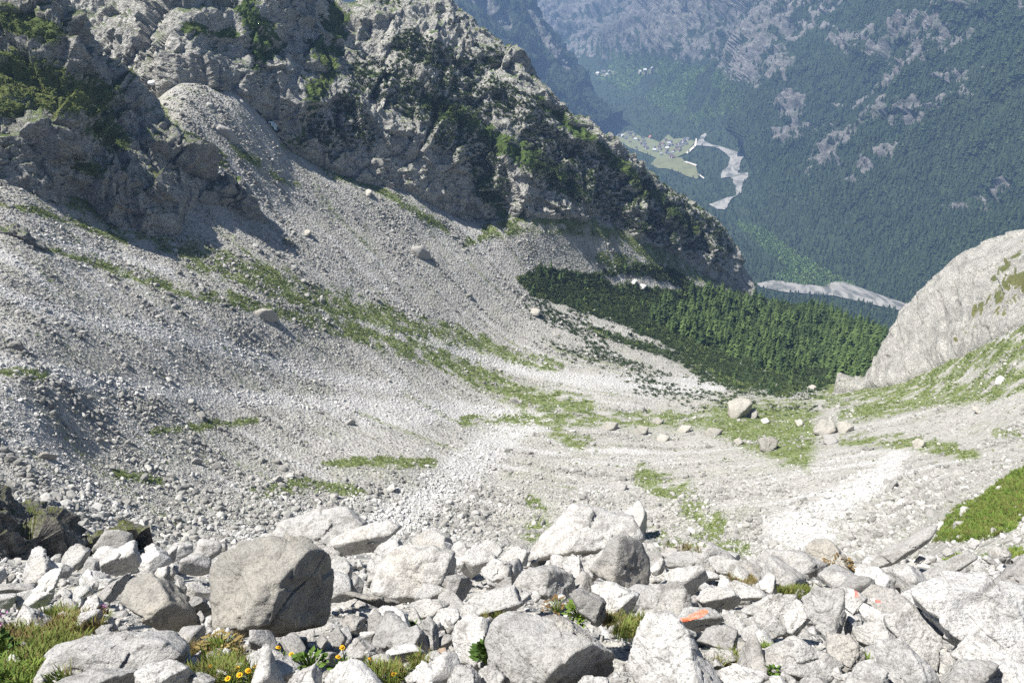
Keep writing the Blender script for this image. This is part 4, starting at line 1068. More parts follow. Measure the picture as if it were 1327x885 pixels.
TAGS = []          # (px, py, phrase) of the stones that labels may lean on
USED = set()
def add_rock(name, tile, outl, fac, label, mat='granite', seed=None, L=None, cat='boulder', **kw):
    L = L or GR
    seed = seed if seed is not None else 1000 + len(USED) * 17
    V, F, c, size, pxy = traced_rock(tile, outl, fac, seed, L, **kw)
    me = new_mesh(name, V, F, M[mat])
    assert label not in USED, label
    USED.add(label)
    o = link(name, me, label, cat, loc=c)
    o['_'] = 0; del o['_']
    PLACED.append((pxy[0], pxy[1], size, c))
    return o, pxy
PLACED = []
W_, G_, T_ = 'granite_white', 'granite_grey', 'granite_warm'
ROCKS_TRACED = [
 # lower left
 ('b1', 1, [(245, 820), (290, 740), (340, 650), (420, 600), (560, 600), (700, 570), (880, 575), (980, 620), (1035, 690), (1000, 750), (900, 800), (700, 850), (400, 870), (260, 875)], [('B', (600, 690), .2), ('S', (600, 760))], 'broad low pale boulder bulging beside the grass at the lower left', 'granite'),
 ('b2', 1, [(310, 850), (400, 825), (600, 810), (760, 805), (805, 850), (800, 950), (320, 950)], [('B', (560, 830), .2), ('X', (770, 860), .2)], 'flat pale slab cut by the bottom edge below the low boulder at left', 'granite'),
 ('b3', 1, [(795, 830), (850, 780), (960, 760), (1062, 790), (1120, 850), (1180, 950), (850, 950), (790, 890)], [('B', (950, 800), .2), ('X', (1050, 850), .2)], 'rounded grey stone at the bottom with a black shaded right flank', 'granite'),
 ('b4', 1, [(590, 500), (640, 440), (690, 370), (730, 310), (790, 275), (870, 270), (960, 330), (1060, 420), (1110, 500), (1120, 600), (1040, 665), (960, 610), (900, 580), (700, 580), (620, 565)], [('T', (840, 420), .26), ('L', (760, 460), .28), ('X', (985, 540), .25)], 'hump-backed beige boulder just left of the biggest dark-sided one', T_),
 ('b5', 1, [(490, 220), (640, 120), (760, 80), (790, 150), (800, 190), (760, 240), (640, 295), (615, 300), (600, 262)], [('T', (650, 170), .2), ('F', (700, 172), .2)], 'tilted white slab with a charcoal shaded underside at upper left', W_),
 ('b6', 1, [(60, 250), (95, 190), (180, 115), (230, 110), (280, 150), (310, 200), (350, 240), (230, 335), (190, 325), (80, 320)], None, 'white pointed block on the left skyline of the boulder field', W_),
 ('b7', 1, [(290, 160), (350, 110), (440, 95), (505, 120), (500, 150), (470, 190), (420, 240), (360, 240), (310, 200)], None, 'pale flat-topped stone right under the dark mossy ledge', W_),
 ('b8', 1, [(150, 420), (180, 380), (230, 310), (290, 250), (340, 235), (412, 300), (400, 340), (350, 400), (285, 425), (262, 485), (200, 475)], [('T', (270, 330), .25), ('X', (330, 400), .2)], 'smooth brilliant white block leaning to the right at far left', W_),
 ('b9', 1, [(380, 245), (440, 225), (570, 250), (615, 265), (610, 315), (540, 345), (450, 328), (390, 290)], None, 'squat white block directly below the tilted slab', W_),
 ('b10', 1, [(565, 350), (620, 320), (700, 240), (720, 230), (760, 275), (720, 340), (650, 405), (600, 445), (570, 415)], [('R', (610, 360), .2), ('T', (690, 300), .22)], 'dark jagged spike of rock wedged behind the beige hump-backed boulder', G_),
 ('b11', 1, [(375, 378), (400, 340), (500, 330), (522, 360), (470, 405), (390, 400)], None, 'small white loaf-shaped stone below the squat white block', W_),
 ('b12', 1, [(288, 445), (310, 415), (390, 400), (442, 430), (420, 472), (340, 478)], [('B', (360, 425), .2), ('S', (380, 450), .2)], 'small speckled grey lens-shaped stone at left with dark lower edge', 'granite'),
 ('b13', 1, [(422, 480), (470, 410), (540, 365), (598, 450), (592, 512), (520, 505), (440, 525)], None, 'white triangular block behind the small pink flower', W_),
 ('b14', 1, [(-120, 330), (0, 325), (180, 318), (198, 350), (120, 402), (0, 428), (-120, 425)], [('B', (60, 330), .2), ('F', (60, 338), .2)], 'grey slab with a shaded front face at the left frame edge', G_),
 ('b15', 1, [(0, 520), (30, 470), (90, 440), (200, 465), (285, 512), (270, 565), (150, 585), (30, 595)], None, 'white hunched stone standing behind the dry grass tuft', W_),
 ('b16', 1, [(298, 490), (340, 475), (425, 490), (435, 530), (340, 562), (290, 533)], None, 'low pale stone touching the top of the dry grass', 'granite'),
 ('b17', 1, [(840, 270), (900, 230), (960, 215), (975, 250), (925, 302), (870, 302)], None, 'small pale wedge of rock above the beige hump-backed boulder', W_),
 ('b18', 1, [(780, 90), (880, 85), (945, 130), (965, 170), (890, 205), (830, 165), (790, 150)], None, 'white jagged block right behind the tilted slab', W_),
 ('b19', 1, [(70, 660), (130, 640), (198, 690), (172, 722), (100, 714)], None, 'grey flat stone lying among the grass at the lower left', 'granite'),
 ('b20', 1, [(-20, 775), (60, 720), (122, 750), (100, 804), (20, 812)], None, 'grey mossy stone in the grass at the left frame edge', 'granite'),
 ('b21', 1, [(172, 862), (215, 825), (258, 860), (242, 905), (185, 905)], None, 'small bright white pebble on the lower-left grass', W_),
 ('b22', 1, [(488, 588), (560, 558), (640, 548), (662, 585), (570, 618)], None, 'small white stone resting on the back of the low pale boulder', W_),
 ('b23', 1, [(500, 130), (600, 105), (660, 110), (610, 160), (545, 205), (478, 205)], None, 'grey-white slab peeking out behind the tilted slab', W_),
 # the big one and neighbours
 ('c1', 2, [(130, 235), (300, 122), (480, 82), (700, 92), (800, 108), (880, 150), (922, 220), (945, 400), (940, 560), (850, 640), (700, 680), (560, 662), (440, 640), (330, 612), (270, 570), (250, 480), (140, 335)], [('L', (480, 300), .34), ('B', (600, 150), .2), ('R', (690, 330), .33), ('X', (760, 500), .33), ('U', (520, 570), .24)], 'largest boulder, lit tan-grey left face and huge black shaded right face', T_),
 ('c2', 2, [(40, 398), (130, 383), (200, 408), (252, 490), (200, 512), (120, 472)], [('B', (150, 410), .2), ('X', (190, 460), .2)], 'thin grey flake wedged between the hump-backed and the largest boulder', G_),
 ('c3', 2, [(345, 700), (420, 668), (560, 690), (690, 740), (738, 770), (700, 835), (600, 890), (500, 870), (390, 800)], None, 'white low stone in front of the largest boulder behind yellow flowers', W_),
 ('c4', 2, [(620, 900), (740, 820), (830, 778), (852, 830), (865, 940), (600, 950)], None, 'pale wedge at the bottom edge right of the yellow flowers', 'granite'),
 ('c5', 2, [(830, 900), (900, 800), (970, 760), (1080, 765), (1200, 870), (1260, 960), (840, 970)], None, 'white rounded boulder at the bottom below two yellow flowers', W_),
 ('c6', 2, [(283, 732), (310, 680), (347, 700), (352, 762), (300, 772)], None, 'small white stone among the rusty weeds', W_),
 ('c7', 2, [(208, 742), (235, 695), (267, 720), (257, 752)], None, 'tiny pale stone at the left end of the rusty weeds', W_),
 # centre left
 ('d21', 3, [(-260, 110), (-190, 20), (-60, -32), (80, -28), (200, 50), (150, 120), (60, 240), (-100, 210)], [('B', (0, 40), .2), ('S', (20, 120), .2)], 'broad pale boulder standing behind the largest dark-sided boulder', 'granite'),
 ('d1', 3, [(52, 150), (130, 103), (320, 48), (390, 85), (410, 130), (402, 182), (250, 205), (190, 258), (135, 258), (88, 202)], [('T', (150, 160), .2), ('F', (230, 110), .2)], 'log-shaped tilted boulder with a black underside, upper centre-left', 'granite'),
 ('d3', 3, [(390, 195), (440, 108), (560, 92), (645, 130), (662, 192), (600, 205), (450, 205)], None, 'flat pale block at the rim behind the big rounded slab', 'granite'),
 ('d4', 3, [(193, 292), (225, 215), (330, 150), (388, 133), (403, 182), (330, 275), (250, 315)], None, 'smooth cream-coloured plate below the log-shaped boulder', W_),
 ('d2', 3, [(265, 395), (300, 300), (350, 218), (420, 188), (560, 183), (652, 218), (668, 272), (642, 382), (612, 448), (560, 448), (450, 458), (330, 435)], [('S', (450, 330), .28), ('T', (480, 240), .24), ('R', (645, 330), .18)], 'big rounded grey slab centre-left with a deep shadow on its right', 'granite'),
 ('d5', 3, [(15, 240), (80, 215), (142, 280), (132, 382), (60, 395), (15, 325)], None, 'upright pale stone just right of the largest boulder', 'granite'),
 ('d6', 3, [(48, 402), (150, 398), (300, 440), (425, 460), (458, 530), (430, 553), (300, 500), (200, 533), (58, 522)], [('B', (190, 430), .2), ('F', (190, 450), .2)], 'long flat slab with an overhanging black front, beside the largest boulder', T_),
 ('d7', 3, [(420, 460), (600, 448), (645, 476), (560, 545), (470, 535), (436, 500)], None, 'low grey stone under the big rounded slab', 'granite'),
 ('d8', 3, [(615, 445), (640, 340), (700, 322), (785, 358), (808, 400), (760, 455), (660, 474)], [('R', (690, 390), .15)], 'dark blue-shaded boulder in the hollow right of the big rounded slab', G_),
 ('d9', 3, [(268, 500), (330, 473), (422, 520), (442, 582), (420, 622), (370, 612), (318, 560)], [('T', (370, 530), .2), ('L', (330, 540), .2)], 'two-tone stone, half white half shaded, right of the dark hollow', W_),
 ('d10', 3, [(353, 642), (480, 588), (522, 640), (522, 702), (480, 722), (370, 692)], [('T', (430, 640), .2), ('R', (500, 660), .2)], 'blocky grey stone at the edge of the dark hollow', 'granite'),
 ('d11', 3, [(458, 590), (550, 543), (588, 590), (598, 682), (560, 712), (500, 642)], None, 'upright grey stone with a pointed top beside the blocky one', 'granite'),
 ('d12', 3, [(553, 560), (600, 498), (692, 503), (704, 545), (640, 604), (578, 598)], None, 'smooth egg-shaped white stone in the centre', W_),
 ('d13', 3, [(333, 727), (370, 693), (460, 686), (518, 720), (512, 752), (420, 794), (348, 752)], [('B', (430, 705), .2), ('F', (430, 740), .18)], 'cream rounded stone with a brown front below the blocky grey one', W_),
 ('d14', 3, [(198, 776), (240, 738), (330, 738), (368, 790), (330, 824), (250, 814)], None, 'white round-topped stone just right of the lower dark hollow', W_),
 ('d15', 3, [(628, 852), (680, 803), (760, 798), (804, 850), (804, 940), (625, 940)], None, 'white ribbed stone at the bottom centre', W_),
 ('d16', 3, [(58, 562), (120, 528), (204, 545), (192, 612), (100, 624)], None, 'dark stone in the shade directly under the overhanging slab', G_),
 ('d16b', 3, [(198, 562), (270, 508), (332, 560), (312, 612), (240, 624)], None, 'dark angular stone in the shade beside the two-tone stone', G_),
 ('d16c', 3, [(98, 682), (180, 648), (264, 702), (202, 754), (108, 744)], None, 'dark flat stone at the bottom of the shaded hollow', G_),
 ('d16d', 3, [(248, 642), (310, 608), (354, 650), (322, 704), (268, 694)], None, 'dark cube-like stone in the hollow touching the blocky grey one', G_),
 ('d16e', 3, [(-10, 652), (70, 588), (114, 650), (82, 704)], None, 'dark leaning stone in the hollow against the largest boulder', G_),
 ('d17', 3, [(632, 652), (680, 578), (760, 538), (845, 568), (865, 640), (835, 765), (792, 805), (700, 765), (658, 702)], None, 'pale leaning slab left of the fern in the centre', 'granite'),
 ('d18', 3, [(690, 490), (800, 428), (970, 385), (1025, 480), (900, 535), (760, 550), (690, 565)], None, 'long pale slab rising to the right in the centre', W_),
 ('d19', 3, [(648, 180), (700, 138), (774, 200), (764, 262), (688, 264)], None, 'grey angular stone at the rim right of the big rounded slab', 'granite'),
 ('d19b', 3, [(758, 190), (850, 143), (934, 170), (884, 222), (800, 254)], None, 'pale flat stone at the rim in the centre of the field', 'granite'),
 ('d19c', 3, [(785, 292), (880, 238), (970, 265), (966, 344), (850, 354)], None, 'pale grey flat-topped stone above the long rising slab', 'granite'),
 ('d20', 3, [(576, 712), (630, 698), (650, 740), (604, 758)], None, 'small reddish-tan stone in the centre gap', 'granite_tan'),
 ('d22', 3, [(436, 802), (520, 778), (604, 830), (604, 920), (470, 900)], None, 'white lumpy stone at the bottom right of the yellow flowers', W_),
 # centre right
 ('e2', 4, [(215, 295), (320, 190), (370, 108), (450, 53), (600, 63), (710, 90), (770, 190), (742, 225), (600, 245), (400, 290)], [('T', (430, 130), .25), ('S', (580, 170), .28)], 'great pale boulder at the rim with a sloping grey front', 'granite'),
 ('e2b', 4, [(690, 100), (780, 12), (800, 90), (848, 198), (822, 230), (740, 220), (690, 190)], [('T', (740, 90), .2), ('R', (785, 120), .22)], 'pointed white fin of rock on the right end of the great pale boulder', W_),
 ('e9', 4, [(470, 280), (600, 245), (650, 210), (600, 330), (530, 410), (500, 350)], None, 'pale ramp of rock between the two tallest blocks of the centre', 'granite'),
 ('e3', 4, [(528, 422), (560, 328), (650, 208), (712, 193), (784, 240), (834, 300), (838, 402), (792, 484), (720, 444), (630, 424)], [('L', (620, 310), .28), ('G', (690, 320), .26)], 'tall two-faced boulder, white left side and rough grey right side', G_),
 ('e4', 4, [(148, 422), (230, 348), (350, 328), (454, 380), (470, 440), (444, 484), (350, 474), (240, 464)], [('L', (280, 390), .26), ('G', (370, 400), .25)], 'pale wedge-fronted boulder just above the brown-leaved plant', 'granite'),
 ('e5', 4, [(368, 330), (450, 278), (494, 300), (514, 380), (544, 460), (490, 432), (438, 372)], None, 'white leaning blade of rock left of the two-faced boulder', W_),
 ('e6', 4, [(553, 430), (620, 403), (755, 460), (744, 502), (692, 590), (620, 544), (568, 492)], [('T', (640, 450), .22), ('X', (710, 530), .2)], 'cream tilted block with a brown shaded end below the two-faced boulder', W_),
 ('e7', 4, [(448, 470), (500, 443), (594, 490), (646, 580), (644, 648), (580, 618), (498, 560)], [('R', (590, 540), .2)], 'dull grey slab slanting behind the leafy green plant', G_),
 ('e8', 4, [(-20, 470), (150, 428), (274, 468), (296, 502), (180, 526), (120, 584), (-20, 570)], None, 'flat white slab left of the brown-leaved plant', W_),
 ('e10', 4, [(700, 605), (800, 498), (864, 408), (970, 418), (1010, 540), (900, 605), (780, 605)], None, 'pale weathered boulder right of the cream tilted block', 'granite'),
 ('e11', 4, [(788, 230), (884, 278), (886, 334), (828, 334)], None, 'small dark grey stone at the foot of the pointed fin', G_),
 ('e1', 4, [(68, 680), (110, 578), (190, 518), (280, 508), (380, 578), (560, 618), (685, 700), (776, 800), (742, 854), (640, 905), (420, 915), (180, 880), (85, 805)], [('T', (330, 640), .30), ('L', (250, 720), .30), ('B', (540, 640), .2), ('X', (540, 722), .27)], 'big front boulder at bottom centre with a ragged black shaded end', 'granite'),
 ('e12', 4, [(436, 890), (520, 853), (604, 863), (650, 900), (650, 960), (436, 960)], None, 'small cream stone at the bottom in front of the ragged black end', W_),
 ('e13', 4, [(-10, 232), (80, 218), (114, 250), (62, 314), (-10, 314)], None, 'grey flat stone at the rim left of the great pale boulder', 'granite'),
 ('e13b', 4, [(78, 290), (180, 238), (236, 260), (224, 322), (120, 334)], None, 'pale flat plate at the foot of the great pale boulder', 'granite'),
 ('e14', 4, [(76, 412), (150, 378), (166, 430), (90, 444)], None, 'small grey chunk above the flat white slab', G_),
 ('e15', 4, [(-10, 822), (80, 798), (124, 850), (94, 904), (-10, 900)], None, 'pale broken stone at the bottom left of the big front boulder', 'granite'),
 # right
 ('f1', 5, [(-190, 640), (-100, 560), (0, 500), (160, 528), (222, 620), (335, 740), (405, 850), (430, 950), (-160, 950), (-100, 780)], None, 'huge smooth white boulder at the bottom below the orange paint stripe', W_),
 ('f2', 5, [(148, 542), (208, 468), (330, 448), (394, 490), (424, 530), (372, 574), (300, 624), (238, 614), (198, 572)], [('B', (270, 490), .2), ('F', (300, 530), .2)], 'rock with a bright orange-red paint stripe across its top', 'granite'),
 ('f3', 5, [(288, 400), (360, 338), (470, 348), (524, 400), (530, 462), (490, 504), (400, 464), (320, 434)], [('B', (400, 365), .2), ('F', (400, 385), .2)], 'white-topped block with a rough grey front above the orange stripe', 'granite'),
 ('f4', 5, [(-40, 340), (130, 328), (255, 430), (202, 474), (60, 515), (-40, 505)], None, 'smooth grey-beige slab above left of the orange stripe', 'granite'),
 ('f5', 5, [(18, 292), (90, 213), (200, 228), (330, 228), (414, 290), (392, 318), (230, 304), (100, 314)], None, 'long white slab right of the two-faced boulder', W_),
 ('f6', 5, [(78, 202), (150, 138), (270, 128), (344, 190), (354, 218), (250, 234), (130, 224)], [('B', (200, 160), .2), ('X', (290, 195), .2)], 'pale slab with a dark notch on its right, near the upper grass', 'granite'),
 ('f7', 5, [(328, 172), (400, 148), (560, 190), (624, 230), (602, 264), (480, 274), (398, 244)], None, 'long smooth pale slab behind the right-hand stones', 'granite'),
 ('f8', 5, [(398, 150), (470, 128), (548, 160), (522, 198), (440, 184)], [('R', (510, 165), .2)], 'small pale stone with a black end on the long smooth slab', W_),
 ('f9', 5, [(638, 312), (690, 248), (748, 290), (740, 354), (700, 370), (648, 342)], [('R', (725, 310), .2), ('T', (690, 290), .2)], 'white cube-like stone left of the bright grass patch', W_),
 ('f10', 5, [(418, 290), (520, 308), (640, 348), (684, 390), (590, 404), (520, 404), (458, 342)], None, 'pale grey slab sloping right below the dry grass strip', 'granite'),
 ('f11', 5, [(528, 432), (560, 398), (690, 388), (740, 363), (854, 380), (834, 434), (784, 494), (700, 524), (620, 504), (558, 482)], [('S', (680, 440), .25)], 'broad ledge-topped grey boulder in the right centre', 'granite'),
 ('f12', 5, [(778, 502), (850, 408), (904, 450), (940, 520), (872, 584), (840, 614), (788, 582)], [('T', (850, 480), .22), ('X', (890, 550), .2)], 'white pyramid-like stone below the ledge-topped boulder', W_),
 ('f13', 5, [(858, 400), (960, 368), (1110, 350), (1160, 400), (1120, 520), (1120, 725), (1060, 695), (1000, 602), (936, 520)], None, 'great diagonal pale slab left of the red-and-white mark', 'granite'),
 ('f14', 5, [(645, 772), (720, 618), (800, 588), (840, 612), (940, 557), (1014, 640), (1095, 740), (1106, 790), (1020, 866), (900, 858), (780, 826)], [('T', (830, 660), .26), ('S', (900, 760), .28)], 'large white two-humped boulder at the bottom right of centre', W_),
 ('f15', 5, [(398, 502), (480, 488), (544, 540), (560, 602), (510, 604), (418, 562)], None, 'grey smooth stone directly right of the orange-striped rock', 'granite'),
 ('f16', 5, [(278, 662), (340, 578), (440, 558), (514, 590), (545, 650), (524, 724), (440, 695), (330, 704)], [('T', (400, 600), .22), ('R', (500, 640), .22)], 'dark speckled rounded stone below the orange-striped rock', G_),
 ('f17', 5, [(318, 712), (380, 688), (474, 700), (514, 752), (420, 784), (338, 762)], None, 'grey flat stone behind the small grass tuft at the bottom', G_),
 ('f18', 5, [(538, 582), (610, 548), (670, 610), (654, 664), (580, 664), (538, 632)], [('R', (650, 620), .2), ('T', (600, 590), .2)], 'small greyish stone with a dark right end, right of the speckled one', 'granite'),
 ('f19', 5, [(522, 712), (600, 678), (686, 700), (652, 754), (580, 794), (528, 764)], None, 'white smooth stone left of the two-humped boulder', W_),
 ('f20', 5, [(355, 792), (500, 783), (644, 820), (686, 850), (620, 900), (420, 900)], None, 'low white slab at the bottom between huge smooth and two-humped boulders', W_),
 ('f21', 5, [(656, 592), (720, 538), (784, 570), (786, 602), (690, 646)], None, 'pale stone tucked left of the white pyramid-like stone', 'granite'),
 ('f23', 5, [(538, 522), (620, 498), (705, 520), (654, 574), (570, 566)], None, 'bluish-grey chip of rock under the ledge-topped boulder', G_),
 ('f24', 5, [(538, 172), (700, 128), (860, 138), (1005, 200), (984, 264), (850, 284), (750, 264), (618, 234)], None, 'wide smooth pale slab along the right-hand rim', 'granite'),
 ('f22', 5, [(890, 145), (960, 73), (1030, 63), (1084, 100), (1134, 170), (1190, 235), (1140, 262), (1060, 250), (980, 190)], None, 'domed grey boulder with brown moss at the rim on the right', T_),
 ('f25', 5, [(686, 82), (720, 60), (750, 90), (712, 108)], None, 'small grey stone alone at the foot of the right white debris', G_),
 ('g1', 6, [(320, 525), (450, 478), (600, 498), (740, 515), (960, 560), (960, 900), (729, 835), (620, 785), (480, 745), (425, 685), (345, 605)], [('B', (560, 540), .15), ('S', (600, 660), .2)], 'vast bright white slab filling the right edge of the boulder field', W_),
 ('g2', 6, [(476, 782), (580, 718), (700, 790), (920, 865), (920, 980), (600, 880)], None, 'smooth white wedge at the lower right corner', W_),
 ('g3', 6, [(215, 642), (300, 598), (404, 650), (444, 690), (466, 770), (392, 866), (328, 794), (248, 744)], [('T', (310, 650), .24), ('R', (430, 720), .18), ('S', (340, 760), .24)], 'big pale boulder with a black cleft on its right near the vast slab', 'granite'),
 ('g4', 6, [(106, 560), (150, 518), (230, 528), (304, 590), (274, 624), (180, 644), (128, 634)], None, 'grey flat rock with a faint red and white paint dash', 'granite_grey'),
 ('g5', 6, [(76, 490), (100, 448), (170, 448), (228, 490), (224, 524), (130, 524)], None, 'pale lumpy rock in front of the domed mossy boulder', W_),
 ('g6', 6, [(-10, 540), (60, 526), (120, 560), (132, 612), (90, 644), (70, 624), (20, 644), (-10, 632)], [('T', (50, 560), .2), ('X', (100, 600), .2)], 'rock painted with a white and red square trail mark', 'granite'),
 ('g7', 6, [(55, 692), (180, 648), (224, 700), (244, 744), (180, 764), (108, 724)], None, 'pale smooth rock under the painted square mark', 'granite'),
 ('g8', 6, [(166, 742), (260, 718), (334, 790), (392, 864), (384, 960), (200, 960)], None, 'large white rock at the bottom between two grey ones', W_),
 ('g9', 6, [(24, 920), (90, 818), (150, 798), (198, 852), (194, 960), (24, 960)], None, 'grey speckled rock at the bottom right of the two-humped boulder', 'granite'),
 ('g10', 6, [(-20, 692), (60, 708), (124, 790), (104, 846), (40, 814), (-20, 784)], [('T', (40, 750), .2), ('G', (90, 790), .2)], 'mossy grey rock with a rough right side below the diagonal slab', G_),
 ('g11', 6, [(395, 892), (480, 803), (594, 798), (690, 880), (690, 960), (415, 960)], [('B', (520, 830), .2), ('X', (600, 860), .2)], 'grey rounded rock at the bottom in the lower right corner', 'granite'),
 ('g12', 6, [(402, 802), (440, 768), (494, 790), (474, 834), (406, 854)], None, 'small white rock between the pale cleft boulder and the corner wedge', W_),
 ('g13', 6, [(626, 720), (680, 698), (744, 760), (800, 840), (720, 800), (656, 764)], None, 'bluish grey flake lying on the vast bright slab', G_),
 ('g14', 6, [(246, 552), (300, 528), (374, 550), (364, 594), (300, 594)], None, 'small pale rock touching the upper end of the vast slab', W_),
 ('g15', 6, [(318, 482), (400, 428), (500, 388), (544, 410), (482, 454), (400, 494), (338, 504)], None, 'grey smooth rib of rock on the right-hand bank', G_),
 ('g16', 6, [(616, 494), (729, 398), (820, 378), (820, 530), (640, 528)], None, 'grey rock face at the right frame edge above the vast slab', G_),
 ('g17', 6, [(138, 432), (200, 378), (330, 308), (404, 268), (364, 342), (240, 424), (158, 449)], None, 'long grey rib of rock running up the left side of the grassy bank', G_),
 ('g18', 6, [(498, 362), (530, 330), (564, 345), (542, 372)], None, 'white stone on the lower edge of the grassy bank', W_),
 ('g18b', 6, [(408, 382), (440, 368), (464, 390), (432, 402)], None, 'pale stone sitting left of the white one on the bank', 'granite'),
 ('g18c', 6, [(633, 402), (657, 358), (684, 402)], None, 'small grey triangular stone in the grass of the bank', G_),
 ('g18d', 6, [(308, 422), (330, 398), (354, 410), (332, 428)], None, 'white stone in the small grass patch below the bank', W_),
 ('g18e', 6, [(263, 442), (290, 423), (324, 440), (302, 462)], None, 'white stone left of the small grass patch below the bank', W_),
 ('g19', 6, [(148, 802), (190, 778), (219, 810), (192, 834)], None, 'small white stone beside the grey speckled bottom rock', W_),
]
ROCK_OBJS = {}
for i, (key, tile, outl, fac, lab, mat) in enumerate(ROCKS_TRACED):
    ox_, oy_, k_ = TILE[tile]
    small = max(x for x, y in outl) - min(x for x, y in outl) < 34 * k_
    o, pxy = add_rock('stone' if small else 'boulder', tile, outl, fac, lab, mat, 1000 + i * 17, GR, 'stone' if small else 'boulder',
                      sink=.08 if key in ('f1', 'e1') else .14)
    ROCK_OBJS[key] = o
print('traced', round(time.time() - T_START, 1))

# painted trail marks: thin skins of paint that follow the rock
def paint(key, polys_, tile, mats):
    ox, oy, k = TILE[tile]
    o = ROCK_OBJS[key]; me = o.data
    n = len(me.vertices); V = np.empty(n * 3, np.float32); me.vertices.foreach_get('co', V); V = V.reshape(-1, 3).astype(float)
    F = np.array([p.vertices[:] for p in me.polygons])
    # refine the faces under the mark so that its border is not stepped
    c = np.array(o.location); NR = np.empty(n * 3, np.float32); me.vertices.foreach_get('normal', NR); NR = NR.reshape(-1, 3)
    for poly, mat in zip(polys_, mats):
        q = [(ox + x / k, oy + y / k) for x, y in poly]
        A, B, C = V[F[:, 0]], V[F[:, 1]], V[F[:, 2]]
        cen = (A + B + C) / 3 + c; fn = np.cross(B - A, C - A)
        X, Y = project(cen); front = (fn * cen).sum(1) < 0
        x0, y0 = np.min(q, 0) - 3; x1, y1 = np.max(q, 0) + 3
        m = front & (X > x0) & (X < x1) & (Y > y0) & (Y < y1)
        T3 = np.stack([A[m], B[m], C[m]], 1); TN = NR[F[m]]
        for _ in range(3):
            ab, bc, ca = (T3[:, 0] + T3[:, 1]) / 2, (T3[:, 1] + T3[:, 2]) / 2, (T3[:, 2] + T3[:, 0]) / 2
            nab, nbc, nca = (TN[:, 0] + TN[:, 1]) / 2, (TN[:, 1] + TN[:, 2]) / 2, (TN[:, 2] + TN[:, 0]) / 2
            T3 = np.concatenate([np.stack([T3[:, 0], ab, ca], 1), np.stack([ab, T3[:, 1], bc], 1), np.stack([ca, bc, T3[:, 2]], 1), np.stack([ab, bc, ca], 1)])
            TN = np.concatenate([np.stack([TN[:, 0], nab, nca], 1), np.stack([nab, TN[:, 1], nbc], 1), np.stack([nca, nbc, TN[:, 2]], 1), np.stack([nab, nbc, nca], 1)])
        X, Y = project(T3.mean(1) + c)
        w = fbm((T3.mean(1) + c) * 14, 3, 5)
        w2 = fbm((T3.mean(1) + c) * 45, 3, 6)
        m = inside(X + w * 3.0, Y + w * 3.0, q) & (w2 < .22)
        if not m.any(): print('no paint on', key); continue
        T3 = T3[m] + TN[m] * .003
        me2 = new_mesh('paint_mark', T3.reshape(-1, 3), np.arange(len(T3) * 3).reshape(-1, 3), M[mat])
        link('paint_mark', me2, parent=o)
paint('f2', [[(152, 542), (190, 515), (230, 496), (300, 462), (338, 462), (345, 480), (325, 502), (280, 514), (235, 524), (190, 546)]], 5, ['paint_orange'])
paint('g6', [[(58, 530), (78, 528), (80, 556), (60, 552)], [(78, 530), (94, 536), (96, 556), (80, 558)]], 6, ['paint_white', 'paint_red'])
paint('g4', [[(140, 560), (165, 566), (162, 574), (142, 570)], [(162, 566), (182, 572), (180, 580), (160, 575)]], 6, ['paint_white', 'paint_red'])

# ---- stones that fill the gaps between the traced boulders
g = np.random.default_rng(77)
SM = []
for k in range(10):
    v, f = random_rock(700 + k, 4, 60, 9, rough=.06)
    SM.append((v, f))
SMM = {m: [new_mesh('stone', v, f, M[m]) for v, f in SM] for m in ('granite', 'granite_white', 'granite_grey')}
def dirword(dx, dy):
    a = math.degrees(math.atan2(-dy, dx)) % 360
    return ['right of', 'up and right of', 'above', 'up and left of', 'left of', 'below and left of', 'below', 'below and right of'][int(((a + 22.5) % 360) // 45)]
REFS = {'c1': 'the largest dark-sided boulder', 'b4': 'the beige hump-backed boulder', 'b5': 'the tilted white slab', 'b8': 'the brilliant white leaning block', 'd2': 'the big rounded grey slab',
        'd1': 'the log-shaped boulder', 'e2': 'the great pale rim boulder', 'e3': 'the two-faced boulder', 'e1': 'the big front boulder', 'd18': 'the long rising slab', 'f2': 'the orange-striped rock',
        'f14': 'the two-humped white boulder', 'f11': 'the ledge-topped boulder', 'f13': 'the great diagonal slab', 'g1': 'the vast bright slab', 'g3': 'the boulder with black cleft', 'f22': 'the domed mossy boulder',
        'f5': 'the long white slab', 'b1': 'the broad low boulder', 'g6': 'the rock with the square mark', 'e4': 'the wedge-fronted boulder', 'b6': 'the white pointed block', 'd12': 'the egg-shaped stone', 'f7': 'the long smooth slab'}
refpx = {}
for (key, tile, outl, *_r) in ROCKS_TRACED:
    if key in REFS:
        ox, oy, k = TILE[tile]; A = np.array(outl); refpx[key] = (ox + A[:, 0].mean() / k, oy + A[:, 1].mean() / k)
def stone_label(x, y, s, mat, col):
    key = sorted(refpx, key=lambda q: math.hypot(refpx[q][0] - x, refpx[q][1] - y))
    sz = 'tiny' if s < 9 else ('small' if s < 15 else 'fist-like' if s < 20 else 'medium')
    for q in key[:6]:
        lab = f'{sz} {col} loose stone {dirword(x - refpx[q][0], y - refpx[q][1])} {REFS[q]}'
        if lab not in USED: USED.add(lab); return lab
    return None
cand = []
trc = [(o.location, ) for o in ROCK_OBJS.values()]
polys2 = []
for (key, tile, outl, *_r) in ROCKS_TRACED:
    ox, oy, k = TILE[tile]; polys2.append([(ox + x / k, oy + y / k) for x, y in outl])
